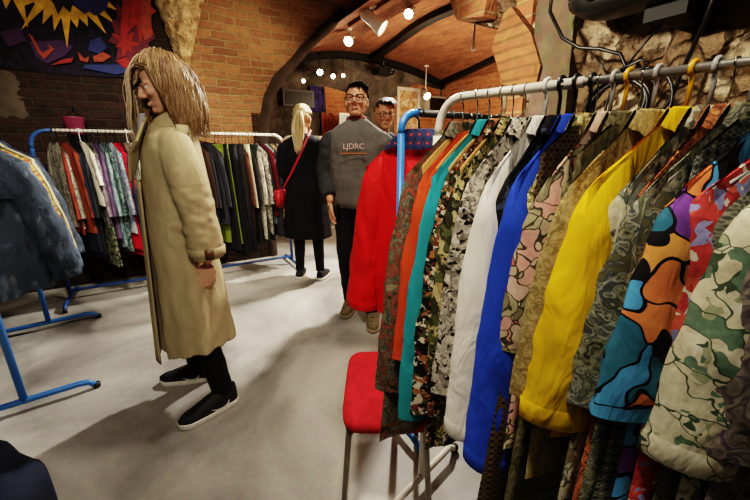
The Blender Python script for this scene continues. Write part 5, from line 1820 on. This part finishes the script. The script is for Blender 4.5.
for pts, r in ((((.252, .108, .885), (.252, .108, .85)), (.0745, .0745)),):
    bm = bmesh.new()
    add_loft(bm, [ell_ring((.252, .108, z), rr, rr, 24) for z, rr in ((.895, .071), (.892, .0765), (.858, .0765), (.855, .071))], True)
    st = from_bm('sleeve_strap', bm, COAT, coat)
    bm = bmesh.new()
    add_box(bm, (.325, .09, .852), (.333, .126, .898))
    bevel_all(bm, .003)
    from_bm('buckle', bm, BT, st)
bm = bmesh.new()
rows = []
for i in range(8):
    t = i / 7
    z = 1.40 - .29 * t
    rows.append([Vector(((.165 + .043 * t) * cos(a), .042 + (.108 + .030 * t) * sin(a), z - .02 * sin(a) * t)) for a in [radians(12) + radians(156) * k / 20 for k in range(21)]])
add_loft(bm, rows, False)
yk = from_bm('back_yoke', bm, COAT, coat)
md = yk.modifiers.new('thick', 'SOLIDIFY'); md.thickness = .006
# pale shirt in the coat opening
bm = bmesh.new()
rows = [[Vector((x * w, -.035 - .072 * t - .02 * (1 - x * x), 1.45 - .27 * t)) for x in [-1 + 2 * k / 8 for k in range(9)]] for t, w in ((0, .035), (.3, .06), (.6, .05), (1, .02))]
add_loft(bm, rows, False)
from_bm('shirt_front', bm, cloth('pale_shirt', '#b9bcc6', .1), wm)
# trousers, shoes
bm = bmesh.new()
for s in ('l', 'r'):
    wrinkled_tube(bm, [J['hip_' + s], J['kn_' + s], Vector(J['an_' + s]) + Vector((0, -.005, -.005))], [.088, .066, .052], 3, .003, 24, 16)
add_ell(bm, (0, .025, .92), (.15, .115, .12))
fuse('trousers', bm, .011, cloth('black_cotton', '#121215', .25), wm, 3)
BLK = plain('black_knit', '#101012', 0.75, 0, .3, 60, .3)
SOLE = plain('white_sole', '#dcd7cd', 0.6)
shoe(wm, (.148, .158, 0), (.226, -.118, 0), BLK, SOLE, True, 1, 1, SOLE, BLK, .012)
shoe(wm, (-.125, .075, 0), (-.225, -.185, 0), BLK, SOLE, True, 1, 1, SOLE, BLK, .012)
# hair: shoulder length, parted, falling forward
bm = bmesh.new()
hr = random.Random(5)
st_ = []
hc = H @ Vector((0, .010, .135))
Hi = H.inverted()
for i in range(2600):
    ph = hr.uniform(-pi, pi)
    th = hr.uniform(.02, 1.75)
    if abs(ph) < .75 and th > .8:
        continue
    if .22 < ph < 1.12 and th > .2:
        continue
    if -.7 < ph <= .22 and hr.random() < .72:
        continue
    if abs(ph) < 1.25 and th > 1.25:
        continue
    p, n = scalp(H, th, ph)
    # comb direction: away from the crown, then gravity
    d = (n * .12 + Vector((n.x * .9 + (.25 if n.x > 0 else -.25), n.y * .9 + (.75 if .6 < abs(ph) < 1.75 else 0), -.30))).normalized()
    front = abs(ph) < 1.0
    L = hr.uniform(.23, .31) + .12 * (1 - th / 1.75)
    ns_ = 15
    pts = [p - n * .004]
    wv = 3 * noise.noise(Vector((ph * 4, th * 4, 5))) + hr.uniform(0, .8)
    lift = hr.uniform(.003, .017)
    for k in range(ns_):
        g = min(1, k / 5)
        d = (d * .72 + Vector((0, -.02 if front else .03, -1)) * (.20 + .25 * g)).normalized()
        p = p + d * L / ns_
        p = push_out(p, hc, (.076 + lift, .097 + lift, .098 + lift))
        p = push_out(p, Vector((0, .05, 1.33)), (.175, .125, .105))
        q_ = Hi @ p
        if front and ph <= .22:
            if q_.z < .15:
                q_.y = min(q_.y, -.112 - lift)
                p = H @ q_
        elif q_.x > 0 and q_.z < .185:
            q_.y = max(q_.y, -.040 + lift * 1.5 - .10 * max(0, q_.z - .125))
            p = H @ q_
        off = Vector((sin(wv + k * .8), cos(wv * 1.7 + k * .7), 0)) * .0055 * min(1, k / 4)
        pts.append(p + off)
    tone = .30 + .32 * noise.noise(Vector((ph * 3, th * 2, 0))) + .18 * hr.random() + (.34 if front and ph < .3 else 0)
    st_.append((pts, hr.uniform(.0016, .0034), max(0, min(1, tone))))
hair_mesh('hair', st_, hairmat('dark_blond', ['#453022', '#725438', '#987a54', '#bfa684', '#dcd0bc']), wm)
# earring
bm = bmesh.new()
ea = H @ Vector((.079, .012, .066))
add_tube(bm, [ea + Vector((0, 0, .01)), ea + Vector((.004, 0, -.02))], .0015, 6)
add_ell(bm, ea + Vector((.012, 0, -.04)), (.006, .010, .022))
from_bm('earring', bm, M['black'], wm)

# ---------------------------------------------------------------- blonde woman seen from behind
bl = empty('person', (-.68, 3.45, 0), radians(176))
tag(bl, 'person seen from behind in a long black coat with a blonde ponytail', 'person')
H = Matrix.Translation((0, -.005, 1.465)) @ Matrix.Rotation(radians(6), 4, 'X')
J = dict(head=(0, .01, 1.50), neck=(0, .02, 1.42), chest=(0, .02, 1.24), waist=(0, .01, 1.05), pelvis=(0, .02, .92), sh_l=(.17, .02, 1.36), sh_r=(-.17, .02, 1.36), el_l=(.23, -.03, 1.08), el_r=(-.215, .03, 1.08),
         wr_l=(.17, -.2, 1.0), wr_r=(-.20, -.03, .84), hip_l=(.085, .02, .90), hip_r=(-.085, .02, .90), kn_l=(.095, .0, .49), kn_r=(-.095, .02, .49), an_l=(.105, .03, .085), an_r=(-.115, .05, .085), toe_l=(.12, -.11, .05), toe_r=(-.14, -.09, .05))
bm = bmesh.new()
head_parts(bm, H, True)
limb_body(bm, J, .84, True)
hand_parts(bm, J['wr_l'], (-.5, -.8, .1), (-.6, .3, -.2), (0, -.2, 1), .4, .9)
hand_parts(bm, J['wr_r'], (0, -.1, -1), (1, 0, 0), (0, -1, 0), .35, .9)
fuse('body', bm, .005, M['skin_pale'], bl, 1)
face_bits(bl, H)
BC = cloth('black_coat_cloth', '#0d0c0f', .3)
bm = bmesh.new()
rows = [ell_ring((0, .02, z), rx, ry, 40, 0, (lambda a, z=z: 1 + max(0, 1 - z) * (.06 * sin(6 * a) + .03 * sin(11 * a)))) for z, rx, ry in ((1.45, .06, .06), (1.43, .10, .075), (1.40, .15, .09), (1.36, .185, .10), (1.25, .19, .12), (1.05, .175, .115), (.9, .2, .14), (.7, .22, .155), (.52, .235, .165), (.45, .24, .17))]
add_loft(bm, rows, True, True, True)
wrinkled_tube(bm, [(.13, .02, 1.37), (.185, .015, 1.3), (.232, -.03, 1.08), (.178, -.19, 1.0)], [.06, .075, .062, .05], 1, .003)
wrinkled_tube(bm, [(-.13, .02, 1.37), (-.185, .02, 1.3), (-.217, .03, 1.08), (-.20, -.025, .86)], [.06, .075, .062, .05], 1, .003)
cc = fuse('black_coat', bm, .011, BC, bl, 3)
creases(cc, lambda c: .005 * noise.noise(c * 9))
bm = bmesh.new()
for s in ('l', 'r'):
    wrinkled_tube(bm, [J['hip_' + s], J['kn_' + s], J['an_' + s]], [.086, .062, .045], 3, .002, 20, 14)
fuse('leggings', bm, .012, BC, bl, 3)
shoe(bl, (.105, .09, 0), (.125, -.16, 0), BLK, SOLE)
shoe(bl, (-.115, .11, 0), (-.15, -.14, 0), BLK, SOLE)
hr = random.Random(8)
st_ = []
kn = H @ Vector((0, .118, .150))
for i in range(420):
    ph = hr.uniform(-pi, pi)
    th = hr.uniform(.05, 2.0)
    if abs(ph) < 1.2 and th > .95:
        continue
    if abs(ph) < 1.9 and th > 1.5:
        continue
    p, n = scalp(H, th, ph)
    pts = []
    for k in range(10):
        t = k / 9
        q = p.lerp(kn, t)
        q = push_out(q, H @ Vector((0, .018, .148)), (.084, .104, .092))
        pts.append(q + n * .004 * sin(pi * t))
    st_.append((pts, hr.uniform(.004, .006), hr.random()))
for i in range(170):
    a = hr.uniform(0, 2 * pi)
    r0 = hr.uniform(0, .018)
    L = hr.uniform(.28, .38)
    pts = []
    for k in range(12):
        t = k / 11
        sp_ = r0 + (.022 + r0) * sin(pi * min(1, t * .8 + .1)) * 1.0
        pts.append(kn + Vector((cos(a) * sp_ + .02 * t, .012 + .028 * sin(pi * min(1, t * 1.3)) + sin(a) * sp_ * .6 + .01 * t, .01 - L * t ** 1.1)))
    st_.append((pts, hr.uniform(.004, .006), hr.random()))
hair_mesh('hair', st_, hairmat('platinum_blond', ['#a3824e', '#cdb07a', '#e6d2a2', '#f2e6c6']), bl)
# shoulder bag is her own thing: strap across the back, bag at the hip
bg = empty('shoulder_bag', (-.68, 3.45, 0), radians(176))
tag(bg, 'small dark red shoulder bag with a thin red strap worn by the blonde person', 'bag')
REDL = plain('red_leather', '#a01826', 0.5)
bm = bmesh.new()
sp_ = [(-.07, -.06, 1.44), (-.08, .03, 1.475), (-.07, .10, 1.42), (-.03, .142, 1.32), (.03, .152, 1.2), (.10, .148, 1.08), (.17, .12, .98), (.215, .07, .93)]
rows = []
for i, p in enumerate(sp_):
    p = Vector(p)
    t = (Vector(sp_[min(i + 1, len(sp_) - 1)]) - Vector(sp_[max(0, i - 1)])).normalized()
    n = Vector((p.x * .4, p.y - .02, .02)).normalized()
    s = t.cross(n).normalized()
    rows.append([p + s * .010 + n * .004, p - s * .010 + n * .004, p - s * .010 - n * .002, p + s * .010 - n * .002])
add_loft(bm, rows, True, True, True)
from_bm('strap', bm, REDL, bg, False)
bm = bmesh.new()
add_box(bm, (.215, -.05, .76), (.275, .14, .92))
bevel_all(bm, .015, 3)
from_bm('pouch', bm, REDL, bg)
bm = bmesh.new()
add_box(bm, (.272, -.052, .83), (.282, .142, .925))
bevel_all(bm, .004, 2)
from_bm('flap', bm, REDL, bg)

# ---------------------------------------------------------------- man in the grey sweatshirt
def short_hair(par, H, seed, cols, top=.03):
    hr = random.Random(seed)
    st_ = []
    for i in range(1500):
        ph = hr.uniform(-pi, pi)
        th = hr.uniform(.0, 1.9)
        lim = .98 if abs(ph) < .9 else (1.28 if abs(ph) < 1.35 else (1.15 if abs(ph) < 1.75 else 1.9))
        if th > lim:
            continue
        p, n = scalp(H, th, ph)
        L = top * (1.4 if th < .9 else .6) * hr.uniform(.8, 1.2)
        d = (n * .35 + H.to_3x3() @ Vector((.45, -.75 if th < .9 else .15, -.6 if th > .9 else .0))).normalized()
        pts = [p - n * .006]
        for k in range(5):
            d = (d + Vector((0, 0, -.12))).normalized()
            p = p + d * L / 5
            pts.append(p)
        st_.append((pts, .0045, hr.random()))
    return hair_mesh('hair', st_, hairmat('hair_%d' % seed, cols), par)

def glasses(par, H):
    o = None
    bm = bmesh.new()
    for s in (-1, 1):
        pts = []
        for k in range(20):
            a = 2 * pi * k / 20
            x = s * .033 + .026 * math.copysign(abs(cos(a)) ** .6, cos(a))
            z = .112 + .0185 * math.copysign(abs(sin(a)) ** .6, sin(a))
            pts.append(H @ Vector((x, -.092 + .22 * x * x * 10 * .4, z)))
        add_tube(bm, pts, .0030, 6, closed=True)
        add_tube(bm, [H @ Vector((s * .059, -.086, .117)), H @ Vector((s * .074, -.06, .117)), H @ Vector((s * .080, .01, .115)), H @ Vector((s * .078, .03, .10))], .0026, 6)
    add_tube(bm, [H @ Vector((-.008, -.093, .115)), H @ Vector((0, -.096, .118)), H @ Vector((.008, -.093, .115))], .0026, 6)
    return from_bm('eyeglasses', bm, M['black'], par)

mn_ = empty('person', (-.13, 2.52, 0), radians(-4))
tag(mn_, 'person with glasses in a grey sweatshirt, looking up beside the red jacket', 'person')
H = Matrix.Translation((0, .005, 1.505)) @ Matrix.Rotation(radians(-10), 4, 'X')
J = dict(head=(0, .01, 1.57), neck=(0, .03, 1.49), chest=(0, .03, 1.29), waist=(0, .02, 1.08), pelvis=(0, .02, .95), sh_l=(.180, .03, 1.365), sh_r=(-.180, .03, 1.365), el_l=(.25, .03, 1.12), el_r=(-.235, .04, 1.12),
         wr_l=(.25, -.08, .90), wr_r=(-.18, -.10, .96), hip_l=(.09, .02, .93), hip_r=(-.09, .02, .93), kn_l=(.10, -.06, .50), kn_r=(-.09, .05, .50), an_l=(.10, -.05, .09), an_r=(-.08, .16, .09), toe_l=(.115, -.19, .05), toe_r=(-.10, .03, .05))
bm = bmesh.new()
head_parts(bm, H)
limb_body(bm, J, .92)
hand_parts(bm, (-.178, -.105, .945), (.05, -.18, -1), (.85, -.1, 0), (.1, -1, -.1), .5, 1.0)
hand_parts(bm, J['wr_l'], (0, -.2, -1), (-1, 0, 0), (0, -1, 0), .35, 1.0)
fuse('body', bm, .0042, M['skin'], mn_, 2)
face_bits(mn_, H)
glasses(mn_, H)
short_hair(mn_, H, 3, ['#120d0a', '#1d1511', '#2a1e17'], .032)
GREY = cloth('grey_fleece', '#625f5b', .12, .95, .4)
DKS = cloth('dark_sleeve', '#37383b', .15, .95, .5)
bm = bmesh.new()
rows = [ell_ring((0, .03, z), rx, ry, 40) for z, rx, ry in ((1.505, .070, .065), (1.485, .10, .08), (1.45, .155, .095), (1.41, .20, .11), (1.32, .215, .13), (1.2, .212, .135), (1.05, .208, .138), (.93, .205, .14), (.90, .19, .13))]
add_loft(bm, rows, True, True, True)
wrinkled_tube(bm, [(.12, .03, 1.405), (.185, .03, 1.34), (.25, .03, 1.12), (.25, -.065, .93)], [.055, .082, .070, .05], 1, .004)
swt = fuse('sweatshirt', bm, .009, GREY, mn_, 3)
creases(swt, lambda c: .005 * noise.noise(c * 9) + .003 * noise.noise(Vector((c.x * 10, c.y * 10, c.z * 25))))
bm = bmesh.new()
wrinkled_tube(bm, [(-.12, .03, 1.405), (-.185, .03, 1.34), (-.238, .04, 1.12), (-.185, -.085, .985)], [.055, .084, .070, .052], 1, .005)
s1 = fuse('sleeve', bm, .009, DKS, swt, 3)
creases(s1, lambda c: .006 * noise.noise(Vector((c.x * 12, c.y * 12, c.z * 26))))
bm = bmesh.new()
add_loft(bm, [ell_ring((0, .028, z), .07 * f, .065 * f, 28) for z, f in ((1.49, 1.08), (1.515, .98), (1.52, .90), (1.505, .86))], True)
from_bm('collar_ribbing', bm, plain('rust_ribbing', '#6e3324', .9), swt)
cu = bpy.data.curves.new('lettering', 'FONT')
cu.body = 'LJDRC'
cu.size = .052
cu.extrude = .001
cu.align_x = 'CENTER'
fo = bpy.data.objects.new('lettering', cu)
COL.objects.link(fo)
fo.parent = swt
fo.location = (-.005, -.1165, 1.305)
fo.rotation_euler = (radians(84), 0, 0)
cu.materials.append(plain('pale_print', '#c3a79a', .7))
bpy.context.view_layer.update()
fm = bpy.data.meshes.new_from_object(fo.evaluated_get(bpy.context.evaluated_depsgraph_get()))
ft2 = bpy.data.objects.new('lettering', fm)
COL.objects.link(ft2)
ft2.parent = swt
ft2.location, ft2.rotation_euler = fo.location.copy(), fo.rotation_euler.copy()
bpy.data.objects.remove(fo)
ft2.name = 'lettering'
bm = bmesh.new()
add_box(bm, (-.095, -.121, 1.275), (.085, -.117, 1.280))
from_bm('printed_line', bm, plain('orange_print', '#c4702e', .7), swt, False)
TR = cloth('black_denim', '#17171b', .25)
bm = bmesh.new()
for s in ('l', 'r'):
    wrinkled_tube(bm, [J['hip_' + s], J['kn_' + s], J['an_' + s]], [.095, .078, .066], 3, .004, 24, 16)
add_ell(bm, (0, .02, .94), (.165, .12, .11))
fuse('trousers', bm, .011, TR, mn_, 3)
KH = plain('khaki_suede', '#6e6248', .8, 0, .35, 40)
KS = plain('tan_sole', '#a3977c', .7)
shoe(mn_, (.10, .04, 0), (.135, -.25, 0), KH, KS, lace=plain('dark_lace', '#2b261d', .8), tall=.03)
shoe(mn_, (-.08, .24, 0), (-.115, -.04, 0), KH, KS, lace=plain('dark_lace_b', '#2b261d', .8), tall=.03)
ph_ = empty('mobile_phone', (-.258, 2.375, .865), radians(-10))
tag(ph_, 'black phone held low in the hand of the person in the grey sweatshirt', 'phone')
box_obj('case', (-.006, -.036, -.07), (.006, .036, .07), M['black'], ph_, .004, Matrix.Rotation(radians(12), 4, 'X'))
box_obj('screen', (.0062, -.032, -.064), (.0068, .032, .064), plain('phone_screen', '#15181f', .1), ph_, 0, Matrix.Rotation(radians(12), 4, 'X'))

# ---------------------------------------------------------------- second man, half hidden
m2 = empty('person', (.075, 2.98, 0), radians(14))
tag(m2, 'person with glasses in a dark jacket, behind the one in grey sweatshirt', 'person')
H = Matrix.Translation((0, .005, 1.46)) @ Matrix.Rotation(radians(4), 4, 'X')
J = {k: (v[0], v[1] if k[:2] not in ('kn', 'an', 'to') else (0.02 if k[:2] != 'to' else -.12), v[2] * .955) for k, v in J.items()}
J['wr_r'] = (-.23, -.06, .86)
bm = bmesh.new()
head_parts(bm, H)
limb_body(bm, J, .92)
hand_parts(bm, J['wr_r'], (0, -.15, -1), (1, 0, 0), (0, -1, 0), .35)
hand_parts(bm, J['wr_l'], (0, -.15, -1), (-1, 0, 0), (0, -1, 0), .35)
fuse('body', bm, .008, M['skin'], m2, 2)
face_bits(m2, H)
glasses(m2, H)
short_hair(m2, H, 6, ['#1a120c', '#2b1d13', '#3a281a'], .04)
DJ = cloth('dark_jacket_cloth', '#16161a', .25)
bm = bmesh.new()
rows = [ell_ring((0, .03, z * .955), rx, ry, 36) for z, rx, ry in ((1.505, .075, .065), (1.485, .10, .08), (1.45, .155, .095), (1.41, .20, .11), (1.32, .215, .13), (1.2, .212, .135), (1.05, .208, .138), (.88, .205, .14))]
add_loft(bm, rows, True, True, True)
for s in ('l', 'r'):
    k = 1 if s == 'l' else -1
    wrinkled_tube(bm, [(k * .12, .03, 1.345), (k * .185, .03, 1.28), J['el_' + s], Vector(J['wr_' + s]) + Vector((0, .01, .03))], [.068, .08, .068, .052], 1, .004)
fuse('dark_jacket', bm, .012, DJ, m2, 3)
bm = bmesh.new()
for s in ('l', 'r'):
    wrinkled_tube(bm, [J['hip_' + s], J['kn_' + s], J['an_' + s]], [.095, .075, .06], 3, .004, 20, 14)
add_ell(bm, (0, .02, .9), (.16, .12, .11))
fuse('trousers', bm, .013, TR, m2, 3)
for k in (-1, 1):
    shoe(m2, (k * .09, .10, 0), (k * .11, -.17, 0), BLK, plain('black_sole', '#1a1a1a', .7))

# ================================================================ light and camera
def lamp(kind, name, pos, energy, col=(1, .86, .66), aim=None, size=.2, angle=60, blend=.6):
    d = bpy.data.lights.new(name, kind)
    d.energy = energy
    d.color = col
    if kind == 'SPOT':
        d.spot_size = radians(angle)
        d.spot_blend = blend
        d.shadow_soft_size = size
    elif kind == 'AREA':
        d.size = size
    else:
        d.shadow_soft_size = size
    o = bpy.data.objects.new(name, d)
    COL.objects.link(o)
    o.location = pos
    if aim is not None:
        o.rotation_euler = (Vector(aim) - Vector(pos)).to_track_quat('-Z', 'Y').to_euler()
    return o
WARM = (1, .84, .62)
lamp('SPOT', 'spot_hall_floor', W(2.40, 3.30, 2.72), 430, (1, .93, .82), (-.75, 2.3, 0), .06, 96, .5)
lamp('SPOT', 'spot_floor', W(0.9, 1.4, 2.95), 70, (1, .90, .74), W(.35, 2.4, 0), .10, 90, .6)
lamp('SPOT', 'spot_front', W(-0.1, -0.9, 2.9), 105, (1, .88, .70), (-.85, 1.7, 1.0), .10, 44, .8)
lamp('SPOT', 'spot_rack', W(-0.1, 0.35, 2.9), 140, (1, .88, .70), (.42, .78, 1.2), .12, 60, .8)
lamp('SPOT', 'spot_wall', W(1.2, 2.4, 2.9), 95, (1, .84, .62), W(.85, 4.3, 1.9), .12, 62, .8)
lamp('POINT', 'hall_glow', W(3.4, 4.4, 2.0), 50, (1, .80, .55), size=.3)
lamp('POINT', 'hall_glow_right', W(4.4, 3.4, 1.8), 70, (1, .76, .46), size=.3)
lamp('SPOT', 'pillar_fill', W(.25, 1.15, 2.0), 115, (1, .86, .66), W(1.75, 1.0, 1.65), .06, 72, .6)  # added lamp with no fixture, brightens the stone wall and pillar
lamp('SPOT', 'long_rack_fill', W(-.3, 1.7, 2.9), 200, (1, .90, .74), W(-.1, 3.75, 1.1), .1, 64, .7)  # added unseen lamp, lifts the clothes on the long rack
lamp('SPOT', 'spot_banner', W(-1.6, 1.8, 2.8), 34, (1, .86, .66), W(-.7, 4.3, 2.4), .1, 60, .8)
lamp('AREA', 'room_fill', W(-.6, .6, 3.0), 9, (1, .88, .74), W(-.6, 1.4, 0), 2.2)
wd_ = bpy.data.worlds.new('World')
SC.world = wd_
wd_.use_nodes = True
wd_.node_tree.nodes['Background'].inputs[0].default_value = (1, .86, .7, 1)
wd_.node_tree.nodes['Background'].inputs[1].default_value = 0.03

cam = bpy.data.cameras.new('Camera')
cam.sensor_width = 36
cam.lens = 345 / 750 * 36
cam.clip_start = .02
co = bpy.data.objects.new('Camera', cam)
COL.objects.link(co)
co.location = (0, 0, 1.3)
co.rotation_euler = (radians(90 - 16.2), 0, 0)
SC.camera = co
SC.view_settings.view_transform = 'Filmic'
SC.view_settings.look = 'High Contrast'
SC.view_settings.exposure = 0.6
